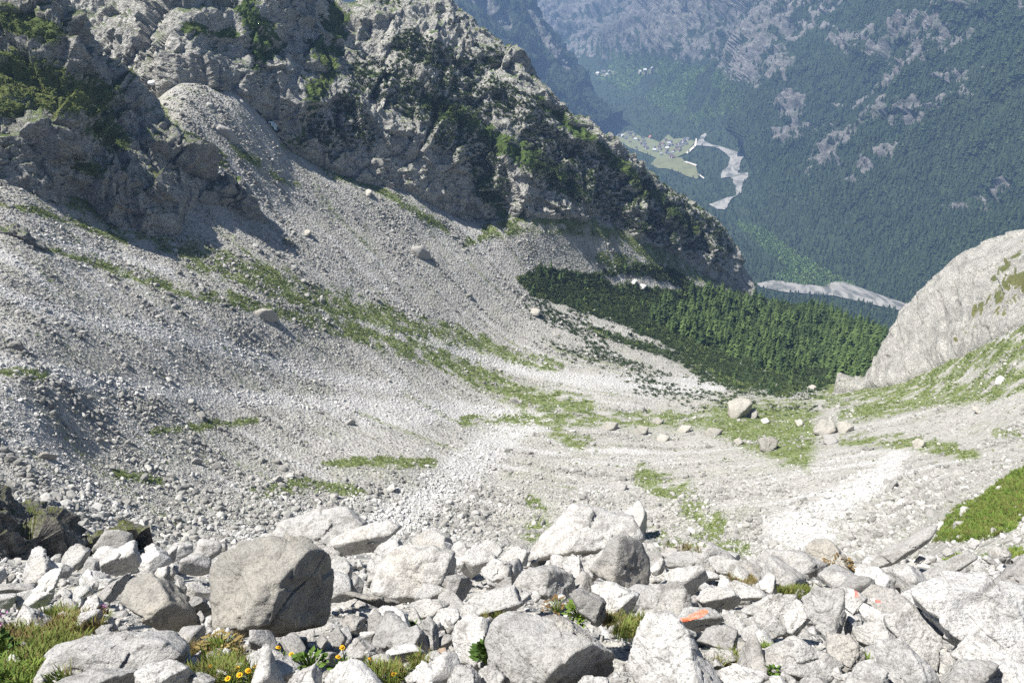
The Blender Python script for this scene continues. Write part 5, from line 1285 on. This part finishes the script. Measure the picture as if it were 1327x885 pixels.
for _ in range(5000):
    x = g.uniform(-10, 1340); y = g.uniform(702, 890)
    if y < np.interp(x, [0, 130, 330, 480, 660, 860, 1050, 1160, 1327], [735, 705, 712, 700, 702, 712, 742, 748, 760]): continue
    if x < 110 and y > 805: continue
    s = 9 + 42 * g.random() ** 2.0
    inn = any(inside(np.array([x]), np.array([y]), q)[0] for q in polys2)
    if inn: continue
    if any(math.hypot(x - a[0], y - a[1]) < .42 * (s + a[2]) for a in cand): continue
    cand.append((x, y, s))
cand.sort(key=lambda a: -a[2])
made = 0
for (x, y, s) in cand:
    if made >= 165: break
    mt = ['granite', 'granite_white', 'granite', 'granite_grey', 'granite_white'][g.integers(5)]
    col = {'granite': 'pale', 'granite_white': 'white', 'granite_grey': 'grey'}[mt]
    lab = stone_label(x, y, s, mt, col)
    if lab is None: continue
    p = GR.hit0(x, y); d = np.linalg.norm(p); w = s * d / FPX * .62
    o = link('stone', SMM[mt][g.integers(10)], lab, 'stone', 'loose stones between the boulders', loc=p + [0, 0, w * .25])
    o.scale = (w, w * g.uniform(.8, 1.1), w * g.uniform(.8, 1.1)); o.rotation_euler = (g.normal(0, .3), g.normal(0, .3), g.random() * 6.28)
    made += 1
print('loose stones', made, len(cand))
# small rubble under and between everything
n = 44000
Pr, I, J = sample(GR, n, (rr > 2.5) * (rr < 62) * 1.0 * (1 - sstep(.3, .6, grass) * .8))
d = np.linalg.norm(Pr, axis=1); w = np.clip(2.0 * g.random(n) ** -.42, 0, 15) * d / FPX * .5
ox2, oy2 = project(Pr)
Pr[:, 2] += w * .1
RUB = proto_objs('stone', [new_mesh('stone', *random_rock(740 + k, 3, 60, 9, rough=.05), M['granite'] if k % 2 else M['granite_white']) for k in range(8)])
instancer('rubble', Pr, RUB, g.integers(0, 8, n), np.stack([g.normal(0, .4, n), g.normal(0, .4, n), g.random(n) * 6.28], -1), w[:, None] * g.uniform(.8, 1.2, (n, 3)), None, 'small broken stones filling the gaps between the boulders')

# a second, coarser layer in the gaps the larger stones leave
n = 4200
Pr, I, J = sample(GR, n * 3, (rr > 3.2) * (rr < 26) * 1.0 * (1 - sstep(.3, .6, grass)))
ox2, oy2 = project(Pr); keep = np.ones(len(Pr), bool)
for q_ in polys2: keep &= ~inside(ox2, oy2, q_)
Pr = Pr[keep][:n]; n = len(Pr)
d = np.linalg.norm(Pr, axis=1); w = (7 + 15 * g.random(n) ** 2) * d / FPX * .5
Pr[:, 2] += w * g.uniform(-.3, .6, n)
instancer('rubble', Pr, RUB, g.integers(0, 8, n), np.stack([g.normal(0, .5, n), g.normal(0, .5, n), g.random(n) * 6.28], -1), w[:, None] * g.uniform(.8, 1.2, (n, 3)), None, 'fist-sized broken stones wedged between the boulders')

# ---- notable boulders out in the basin
MIDR = [
 ([(272, 182), (278, 170), (286, 164), (297, 167), (308, 183), (304, 187), (290, 187)], [('F', (290, 168), .2), ('X', (298, 172), .2)], 'dark lone boulder sitting high on the left scree below the cliffs', G_),
 ([(323, 404), (333, 399), (352, 402), (363, 416), (352, 418), (334, 412)], [('B', (340, 401), .2), ('X', (350, 409), .2)], 'flat pale-topped boulder with a dark front in the middle of the left scree', 'granite_big'),
 ([(534, 322), (548, 320), (562, 334), (566, 343), (553, 341), (540, 332)], [('X', (550, 330), .2)], 'dark bushy block on the central scree', G_),
 ([(944, 522), (956, 517), (970, 518), (975, 528), (970, 541), (950, 545), (945, 535)], [('T', (958, 523), .2), ('X', (968, 532), .2)], 'tallest pale boulder on the green patch in the basin', 'granite_big'),
 ([(968, 532), (978, 524), (982, 536), (979, 545), (969, 544)], None, 'pale boulder leaning against the right of the tallest basin boulder', 'granite_big'),
 ([(984, 570), (1000, 565), (1011, 571), (1004, 580), (996, 588), (986, 582)], [('T', (995, 572), .2), ('S', (995, 580), .2)], 'cream wedge-shaped boulder at the lower edge of the basin green', 'granite_big'),
 ([(1055, 556), (1066, 543), (1080, 548), (1084, 558), (1070, 566), (1057, 563)], [('T', (1066, 550), .2)], 'big blunt boulder right of the basin green', 'granite_big'),
 ([(1085, 548), (1098, 546), (1106, 553), (1100, 563), (1088, 563)], None, 'grey boulder just right of the blunt one in the basin', 'granite_big'),
 ([(1068, 563), (1080, 562), (1086, 573), (1076, 578), (1068, 574)], None, 'dark grey boulder in front of the blunt one in the basin', G_),
 ([(1182, 572), (1190, 568), (1199, 573), (1196, 582), (1186, 583)], None, 'lone pale cube of rock on the right of the basin', 'granite_big'),
 ([(1259, 525), (1268, 528), (1280, 538), (1272, 538), (1262, 532)], None, 'slender slab of rock lying on the right-hand grass slope', 'granite_big'),
 ([(985, 543), (993, 541), (998, 547), (990, 550)], None, 'small white boulder on the basin green right of the pale pair', 'granite_white'),
 ([(1030, 545), (1038, 543), (1042, 549), (1034, 553)], None, 'small pale boulder left of the blunt basin boulder', 'granite_big'),
 ([(950, 570), (958, 567), (964, 573), (956, 578)], None, 'small pale boulder left of the cream wedge-shaped one', 'granite_big'),
 ([(912, 560), (922, 554), (936, 557), (932, 566), (918, 567)], None, 'pale lump at the left edge of the basin green', 'granite_big'),
 ([(876, 556), (884, 550), (896, 552), (892, 560), (880, 562)], None, 'pale boulder second from the left edge of the basin green', 'granite_big'),
 ([(818, 560), (828, 550), (840, 553), (838, 562), (824, 565)], None, 'pale boulder on the rim of rubble left of the basin green', 'granite_big'),
 ([(844, 545), (852, 540), (860, 545), (854, 551), (846, 550)], None, 'small pale boulder up the slope beyond the rubble rim', 'granite_big'),
 ([(776, 552), (786, 546), (800, 548), (798, 557), (782, 559)], None, 'flat cream boulder at the left end of the rubble rim', 'granite_big'),
 ([(850, 566), (858, 562), (868, 566), (862, 573), (852, 573)], None, 'small grey boulder below the rubble rim', 'granite_big'),
 ([(794, 630), (802, 625), (812, 628), (810, 636), (798, 637)], None, 'flat dark-edged boulder on the pale flat of the basin', 'granite_grey'),
 ([(1153, 628), (1161, 623), (1166, 629), (1161, 635), (1154, 634)], [('X', (1160, 628), .15)], 'dark little block on the right white debris', 'granite_grey'),
 ([(1200, 664), (1206, 658), (1212, 663), (1208, 670), (1201, 670)], None, 'grey block at the foot of the right-hand bank', 'granite_grey'),
 ([(812, 364), (819, 360), (826, 363), (822, 369), (814, 369)], None, 'pale boulder in the green hollow above the dwarf pines', 'granite_white'),
 ([(820, 372), (828, 367), (838, 370), (834, 376), (823, 376)], None, 'larger pale boulder beside the one above the dwarf pines', 'granite_white'),
 ([(247, 598), (254, 593), (263, 597), (260, 604), (250, 604)], [('X', (256, 599), .15)], 'dark-shaded boulder in the lower left of the scree', 'granite_grey'),
 ([(355, 622), (361, 616), (368, 621), (365, 628), (357, 628)], [('X', (362, 622), .15)], 'small dark-shaded boulder on the lower scree', 'granite_grey'),
 ([(448, 548), (455, 543), (462, 547), (459, 553), (450, 553)], [('X', (456, 548), .15)], 'grey boulder beside the long pale debris streak', 'granite_grey'),
 ([(48, 592), (58, 586), (72, 590), (74, 597), (56, 599)], [('X', (62, 594), .15)], 'flat boulder with a dark shadow near the left edge of the scree', 'granite_big'),
 ([(390, 300), (398, 296), (404, 301), (398, 307), (391, 306)], None, 'pale square boulder high on the scree below the cliff gully', 'granite_big'),
 ([(470, 249), (476, 243), (482, 248), (479, 255), (471, 255)], None, 'cream boulder close under the ridge cliffs', 'granite_big'),
 ([(680, 403), (690, 398), (700, 402), (697, 410), (684, 410)], None, 'cream boulder on the scree below the dwarf pine field', 'granite_big'),
 ([(1046, 502), (1052, 498), (1058, 501), (1056, 506), (1048, 506)], None, 'pale boulder at the lower tip of the dwarf pines before the basin green', 'granite_big'),
 ([(1135, 492), (1148, 487), (1160, 490), (1155, 496), (1140, 497)], None, 'flat cream boulder on the grass below the bare slab', 'granite_big'),
]
for i, (outl, fac, lab, mat) in enumerate(MIDR):
    add_rock('boulder', 0, outl, fac, lab, mat, 5000 + i * 13, GR, 'boulder', level=4, sink=.3)
# dark crags standing out of the left scree
CRAGS = [
 ([(148, 178), (165, 160), (200, 162), (235, 178), (262, 196), (280, 218), (278, 232), (250, 244), (225, 246), (195, 236), (165, 212)], [('T', (205, 178), .2), ('X', (220, 200), .2), ('F', (180, 200), .2)], 'large dark crag with shaded cliffs in the left scree'),
 ([(246, 244), (262, 230), (290, 228), (318, 250), (340, 272), (352, 294), (330, 293), (296, 288), (266, 268)], [('T', (285, 240), .2), ('X', (310, 268), .2)], 'grass-topped dark crag right of the large one in the scree'),
 ([(108, 232), (130, 210), (160, 218), (190, 250), (192, 272), (160, 264), (128, 258)], [('T', (140, 225), .2), ('X', (155, 240), .2)], 'dark slanting crag below the large one on the left'),
 ([(-20, 170), (10, 148), (50, 150), (88, 178), (92, 200), (60, 216), (10, 214), (-20, 205)], [('T', (40, 160), .2), ('X', (55, 180), .2), ('F', (20, 190), .2)], 'dark crag at the left frame edge above the pale streak'),
 ([(-15, 296), (10, 290), (40, 305), (62, 322), (40, 324), (5, 316)], [('T', (20, 296), .2), ('F', (30, 310), .2)], 'low dark rock knob at the left frame edge in the scree'),
 ([(365, 314), (376, 310), (388, 322), (386, 330), (372, 326)], [('X', (378, 318), .2)], 'small dark crag on the upper scree'),
]
for i, (outl, fac, lab) in enumerate(CRAGS):
    ys = [q[1] for q in outl]; cyq = sum(ys) / len(ys); cxq = sum(q[0] for q in outl) / len(outl)
    hl = HL.hit(cxq, cyq); gr_ = GR.hit(cxq, cyq)
    dd = min(np.linalg.norm(hl), np.linalg.norm(gr_)) if i in (0, 2, 3) else np.linalg.norm(gr_)
    print('crag', i, np.linalg.norm(hl), np.linalg.norm(gr_), dd)
    add_rock('crag', 0, outl, fac, lab, 'outcrop_crag', 6000 + i * 13, GR, 'crag', level=6 if i < 5 else 5, rough=3.6, dist=dd + 1.5, soft=40)
# snow left under the cliffs
for i, (x, y, w, h) in enumerate(((211, 107, 5, 3), (246, 114, 7, 2), (264, 117, 5, 2))):
    v, f = ICO[3]; L = WL if i == 0 else GR
    p = WL.hit(x, y); d = np.linalg.norm(p)
    V = v * np.array([w, w, .9 * h]) * d / FPX * (1 + .25 * fbm(v * 2 + i, 3, i))[:, None]
    link('snow_patch', new_mesh('snow_patch', V, f, M['snow']), ['small snow patch in the dark gully left of the scree head', 'narrow strip of old snow at the top of the scree', 'little snow remnant right of the strip at the scree head'][i], 'snow patch', loc=p)

# ---- plants in the foreground
def blades(n, h, seed, mats, spread=.07, width=.004, droop=.6):
    q = np.random.default_rng(seed); V, F = [], []
    for k in range(n):
        a = q.random() * 6.28; r = spread * math.sqrt(q.random()); b = np.array([r * math.cos(a), r * math.sin(a), -.02])
        d = np.array([math.cos(a + q.normal(0, .8)), math.sin(a + q.normal(0, .8)), 0]); hh = h * q.uniform(.5, 1.15); w = width * q.uniform(.7, 1.4)
        e = np.array([-d[1], d[0], 0]) * w; i = len(V); l = q.uniform(.1, droop)
        p1, p2, p3 = b + d * hh * l * .25 + [0, 0, hh * .45], b + d * hh * l * .6 + [0, 0, hh * .82], b + d * hh * l * 1.1 + [0, 0, hh * .98]
        V += [b - e, b + e, p1 - e * .8, p1 + e * .8, p2 - e * .5, p2 + e * .5, p3]
        F += [[i, i + 1, i + 3, i + 2], [i + 2, i + 3, i + 5, i + 4], [i + 4, i + 5, i + 6, i + 6]]
    me = bpy.data.meshes.new('grass')
    me.from_pydata([tuple(map(float, v)) for v in V], [], [tuple(dict.fromkeys(f)) for f in F]); me.update()
    for m in mats: me.materials.append(M[m])
    if len(mats) > 1:
        for p_ in me.polygons: p_.material_index = int((p_.index // 3) % 5 == 0)
    return me
GB = proto_objs('grass_tuft', [blades(70, .13, 800 + k, ['grassblade', 'drygrass']) for k in range(4)])
DB = proto_objs('grass_tuft', [blades(60, .12, 820 + k, ['drygrass', 'grassblade']) for k in range(3)])
LB = proto_objs('grass_tuft', [blades(60, .08, 840 + k, ['leaf', 'grassblade'], .07, .008, .8) for k in range(3)])
gp, gi, gs_ = [], [], []
GRASS_SPOTS = [  # x, y, spread x, spread y, count, kind, size
 (60, 845, 55, 30, 150, 0, 1.0), (85, 812, 40, 12, 60, 1, 1.1), (25, 870, 40, 14, 60, 2, 1.0), (30, 830, 35, 12, 40, 1, 1.0), (75, 806, 14, 8, 26, 0, 1.3),
 (285, 872, 40, 10, 50, 0, .9), (300, 880, 50, 8, 50, 0, .9), (270, 845, 40, 8, 40, 1, .8), (500, 880, 26, 10, 40, 0, .9), (545, 862, 8, 6, 10, 0, .9),
 (815, 815, 22, 9, 46, 0, 1.0), (795, 808, 8, 8, 16, 1, 1.0), (950, 857, 26, 6, 40, 0, .7), (1000, 868, 8, 5, 12, 2, .9), (990, 842, 6, 5, 8, 2, .8),
 (1030, 765, 22, 6, 50, 0, .7), (965, 752, 20, 5, 36, 1, .6), (645, 797, 10, 5, 18, 0, .7), (625, 802, 6, 4, 10, 1, .7), (530, 810, 10, 4, 10, 2, .7),
 (890, 705, 30, 12, 50, 1, 1.2), (930, 700, 24, 8, 40, 0, 1.2), (1000, 745, 24, 8, 20, 1, .7), (1050, 728, 26, 5, 24, 1, .8), (1120, 860, 4, 4, 5, 2, .8)]
PR = [GB, DB, LB]; base_i = [0, 4, 7]; ALLG = GB + DB + LB
for x, y, sx, sy, c, kd, sz in GRASS_SPOTS:
    for _ in range(c):
        xx, yy = g.normal(x, sx * .5), g.normal(y, sy * .5)
        p = GR.hit0(xx, min(yy, 905)); gp.append(p); gi.append(base_i[kd] + g.integers(len(PR[kd])))
        gs_.append(sz * g.uniform(.5, 1.1))
n = len(gp); gs_ = np.array(gs_)
instancer('grass', np.array(gp), ALLG, np.array(gi), np.stack([g.normal(0, .15, n), g.normal(0, .15, n), g.random(n) * 6.28], -1), np.repeat(gs_[:, None], 3, 1), None, 'grass growing between the foreground boulders')
BB = proto_objs('grass_tuft', [blades(60, .08, 860 + k, ['leaf'], .07, .008, .8) for k in range(3)])
# grass on the right bank
n = 5000
Pb, I, J = sample(GR, n, (bank > .4) * (rr > 30) * 1.0)
s = g.uniform(1.2, 2.6, n)
instancer('grass', Pb, BB + GB, g.integers(0, 5, n), np.stack([g.normal(0, .15, n), g.normal(0, .15, n), g.random(n) * 6.28], -1), np.stack([s * 1.6, s * 1.6, s], -1), None, 'bright short grass covering the right-hand bank')

def tube_mesh(name, pts, r, mat, seg=6):
    V, F = [], []
    for k, p in enumerate(pts):
        for q in range(seg): V.append([p[0] + r * math.cos(q * 6.283 / seg), p[1] + r * math.sin(q * 6.283 / seg), p[2]])
        if k:
            for q in range(seg): F.append([(k - 1) * seg + q, (k - 1) * seg + (q + 1) % seg, k * seg + (q + 1) % seg, k * seg + q])
    return new_mesh(name, np.array(V), np.array(F), mat)
def petals_mesh(n, r, mat, seed):
    q = np.random.default_rng(seed); V, F = [], []
    for k in range(n):
        a = k * 6.283 / n + q.normal(0, .08); d = np.array([math.cos(a), math.sin(a), 0]); e = np.array([-d[1], d[0], 0]) * r * .26
        i = len(V); z = q.uniform(-.15, .2) * r
        V += [d * r * .2 - e * .5, d * r * .2 + e * .5, d * r * .7 + e + [0, 0, z + r * .1], d * r + [0, 0, z], d * r * .7 - e + [0, 0, z + r * .1]]
        F += [[i, i + 1, i + 2, i + 4], [i + 4, i + 2, i + 3, i + 3]]
    me = bpy.data.meshes.new('petals'); me.from_pydata([tuple(map(float, v)) for v in V], [], [tuple(dict.fromkeys(f)) for f in F]); me.update()
    me.materials.append(M[mat]); return me
PET = petals_mesh(13, .022, 'yellow', 3); v, f = ICO[2]; CEN = new_mesh('flower_centre', v * np.array([.012, .012, .008]), f, M['centre'])
def flower(x, y, stem_px, lab, tilt=(.35, .1)):
    p = GR.hit0(x, y + stem_px); top = unit(ray(x, y)); 
    # the head stands straight above the foot of the stem
    hh = stem_px / FPX * np.linalg.norm(p) * 1.25
    o = bpy.data.objects.new('yellow_flower', None); COL.objects.link(o); o.location = p; o['label'] = lab; o['category'] = 'flower'; o['group'] = 'yellow flowers among the boulders'
    link('stem', tube_mesh('stem', [(0, 0, -.05), (.004, 0, hh * .5), (0, 0, hh)], .0035, M['leaf']), parent=o)
    h = link('petals', PET, parent=o, loc=(0, 0, hh)); h.rotation_euler = (tilt[0] + g.normal(0, .2), tilt[1] + g.normal(0, .2), g.random() * 6)
    c = link('flower_centre', CEN, parent=h, loc=(0, 0, .006))
    lv = link('leaf', LB[0].data, parent=o); lv.scale = (.6, .6, .7)
for x, y, st, lab in (
  (363, 839, 14, 'yellow flower standing right below the largest boulder, at its centre'), (380, 848, 14, 'yellow flower left of the bright green leafy plant'),
  (446, 839, 20, 'tall yellow flower, upper of the two above the white bottom boulder'), (440, 851, 14, 'lower of the two yellow flowers above the white bottom boulder'),
  (276, 864, 14, 'leftmost yellow flower of the clump below the largest boulder'), (310, 866, 14, 'yellow flower near the top of the clump below the largest boulder'),
  (324, 869, 13, 'rightmost of the bright flowers inside the grassy clump'), (313, 875, 12, 'yellow flower just under the top one of the clump'),
  (298, 880, 12, 'lowest yellow flower of the clump at the bottom edge'), (334, 864, 13, 'dull orange-yellow fading flower right of the clump'),
  (346, 874, 12, 'yellow flower in front of the white low stone'), (480, 854, 12, 'single small yellow bloom on the white round-topped stone'),
  (511, 866, 10, 'upper yellow flower of the pair at the bottom centre-left'), (511, 873, 9, 'lower yellow flower of the pair at the bottom centre-left')):
    flower(x, y, st, lab)
# pink flower heads
def pink(x, y, sz, stem, lab):
    p = GR.hit0(x, y + stem); d = np.linalg.norm(p); hh = stem / FPX * d * 1.25; q = np.random.default_rng(int(x)); 
    o = bpy.data.objects.new('pink_flower', None); COL.objects.link(o); o.location = p; o['label'] = lab; o['category'] = 'flower'; o['group'] = 'pink flowers at the lower left'
    link('stem', tube_mesh('stem', [(0, 0, -.05), (.006, 0, hh * .5), (0, 0, hh)], .005, M['leaf']), parent=o)
    V, F = [], []
    R_ = sz / FPX * d * .5
    for k in range(120):
        c = q.normal(size=3) * R_ * np.array([.5, .5, .38]); a = q.normal(size=3); b = np.cross(a, q.normal(size=3)); a = unit(a) * R_ * .22; b = unit(b) * R_ * .14
        i = len(V); V += [c - a, c - b, c + a, c + b]; F.append([i, i + 1, i + 2, i + 3])
    link('flower_head', new_mesh('flower_head', np.array(V), np.array(F), M['pink'], False), parent=o, loc=(0, 0, hh))
    lv = link('leaf', LB[1].data, parent=o); lv.scale = (1, 1, 1)
pink(6, 801, 12, 26, 'upper pink flower head at the left frame edge')
pink(2, 816, 12, 22, 'lower pink flower head at the left frame edge')
pink(134, 789, 9, 8, 'small pink flower between white stones, left of the hump-backed boulder')
# leafy plants
def leafy(x, y, wpx, hpx, lab, mat='leaf', n=60, name='leafy_plant', cat='plant', seed=1, leaf=.05):
    p = GR.hit0(x, y + hpx * .45); d = np.linalg.norm(p); W = wpx / FPX * d * .5; H = hpx / FPX * d * 1.1
    q = np.random.default_rng(seed); V, F, V2, F2 = [], [], [], []
    for k in range(n):
        a = q.random() * 6.28; t = math.sqrt(q.random()); tip = np.array([W * t * math.cos(a), W * t * math.sin(a) * .8, H * (1 - .55 * t * t) * q.uniform(.6, 1.05)])
        ax = unit(tip * np.array([1, 1, .35]) + q.normal(0, .05, 3) * W); s = leaf * q.uniform(.6, 1.3); e = unit(np.cross(ax, q.normal(size=3) * .4 + np.array([0, 0, 1.]))) * s * .34
        i = len(V); dr = np.array([0, 0, -s * .25])
        V += [tip, tip + ax * s * .45 + e + dr * .2, tip + ax * s * 1.1 + dr, tip + ax * s * .45 - e + dr * .2]; F.append([i, i + 1, i + 2, i + 3])
        i = len(V2); w = np.array([.0025, 0, 0]); V2 += [np.zeros(3) - w, np.zeros(3) + w, tip + w, tip - w]; F2.append([i, i + 1, i + 2, i + 3])
    o = bpy.data.objects.new(name, None); COL.objects.link(o); o.location = p; o['label'] = lab; o['category'] = cat
    link('leaves', new_mesh('leaves', np.array(V), np.array(F), M[mat], False), parent=o)
    link('stems', new_mesh('stems', np.array(V2), np.array(F2), M['leaf'], False), parent=o)
leafy(403, 860, 40, 26, 'bright green leafy plant below the largest boulder, right of flowers', n=110, seed=5)
leafy(632, 848, 26, 34, 'dark green fern hanging in the gap left of the big front boulder', n=110, seed=6, mat='fern', leaf=.07)
leafy(752, 792, 34, 32, 'green leafy plant with yellowish leaves behind the big front boulder', n=130, seed=7, mat='leaf', leaf=.06)
leafy(722, 785, 34, 22, 'reddish-brown leaved plant above the big front boulder', n=70, seed=8, mat='redleaf', leaf=.04)
leafy(286, 836, 50, 22, 'rusty red-brown weeds in the shade below the largest boulder', n=110, seed=9, mat='redleaf', leaf=.035)
leafy(4, 838, 30, 26, 'dark green leaves under the pink flowers at the left edge', n=80, seed=10, mat='fern', leaf=.06)
leafy(1000, 870, 14, 9, 'small green clump at the bottom before the two-humped boulder', n=50, seed=11, leaf=.04)
leafy(1085, 732, 34, 16, 'brownish moss and weeds clinging to the domed boulder', n=120, seed=12, mat='redleaf', leaf=.06)
print('plants', round(time.time() - T_START, 1))

# ------------------------------------------------------------------ light, sky, haze
SUN = np.array([-0.50, -0.05, 0.86]); SUN /= np.linalg.norm(SUN)
el = math.asin(SUN[2]); azs = math.atan2(SUN[0], SUN[1])
ld = bpy.data.lights.new('sun', 'SUN'); ld.energy = 5.0; ld.angle = R(0.53); ld.color = (1.0, 0.955, 0.89)
lo = bpy.data.objects.new('sun', ld); COL.objects.link(lo)
lo.rotation_euler = Vector(-SUN).to_track_quat('-Z', 'Y').to_euler()
wd_ = bpy.data.worlds.new('World'); S.world = wd_; wd_.use_nodes = True
nt = wd_.node_tree; bg = nt.nodes['Background']
sky = nt.nodes.new('ShaderNodeTexSky'); sky.sky_type = 'NISHITA'; sky.sun_disc = False
sky.sun_elevation = el; sky.sun_rotation = azs; sky.altitude = 1800
nt.links.new(sky.outputs[0], bg.inputs[0]); bg.inputs[1].default_value = 0.05
S.view_settings.view_transform = 'Standard'; S.view_settings.look = 'None'; S.view_settings.gamma = 1; S.view_settings.use_curve_mapping = False
S.view_settings.exposure = 1.02

hz = bpy.data.materials.new('haze_air'); hz.use_nodes = True
ht = hz.node_tree; ht.nodes.remove(ht.nodes['Principled BSDF'])
vol = ht.nodes.new('ShaderNodeVolumePrincipled'); vol.inputs['Color'].default_value = (0.36, 0.58, 1.0, 1)
vol.inputs['Density'].default_value = 0.00011; vol.inputs['Anisotropy'].default_value = 0.0
ht.links.new(vol.outputs[0], ht.nodes['Material Output'].inputs['Volume'])
allv = np.concatenate([L.V.reshape(-1, 3)[::7] for L in (GR, WL, HL, SL, OL, FL, AL)])
lo_, hi_ = allv.min(0) - 60, allv.max(0) + 60
hi_[2] = max(hi_[2], 40)
lo_[1] = min(lo_[1], -60)
bm = bmesh.new(); bmesh.ops.create_cube(bm, size=1)
for v in bm.verts: v.co = [(lo_[i] + hi_[i]) / 2 + v.co[i] * (hi_[i] - lo_[i]) for i in range(3)]
me = bpy.data.meshes.new('haze'); bm.to_mesh(me); bm.free(); me.materials.append(hz)
link('haze', me, kind='stuff')
S.cycles.volume_bounces = 0
S.cycles.max_bounces = 5; S.cycles.diffuse_bounces = 1; S.cycles.glossy_bounces = 1
S.cycles.use_denoising = False
S.cycles.use_adaptive_sampling = True
S.cycles.adaptive_threshold = 0.008
print('script done', round(time.time() - T_START, 1), 'haze box', lo_, hi_)
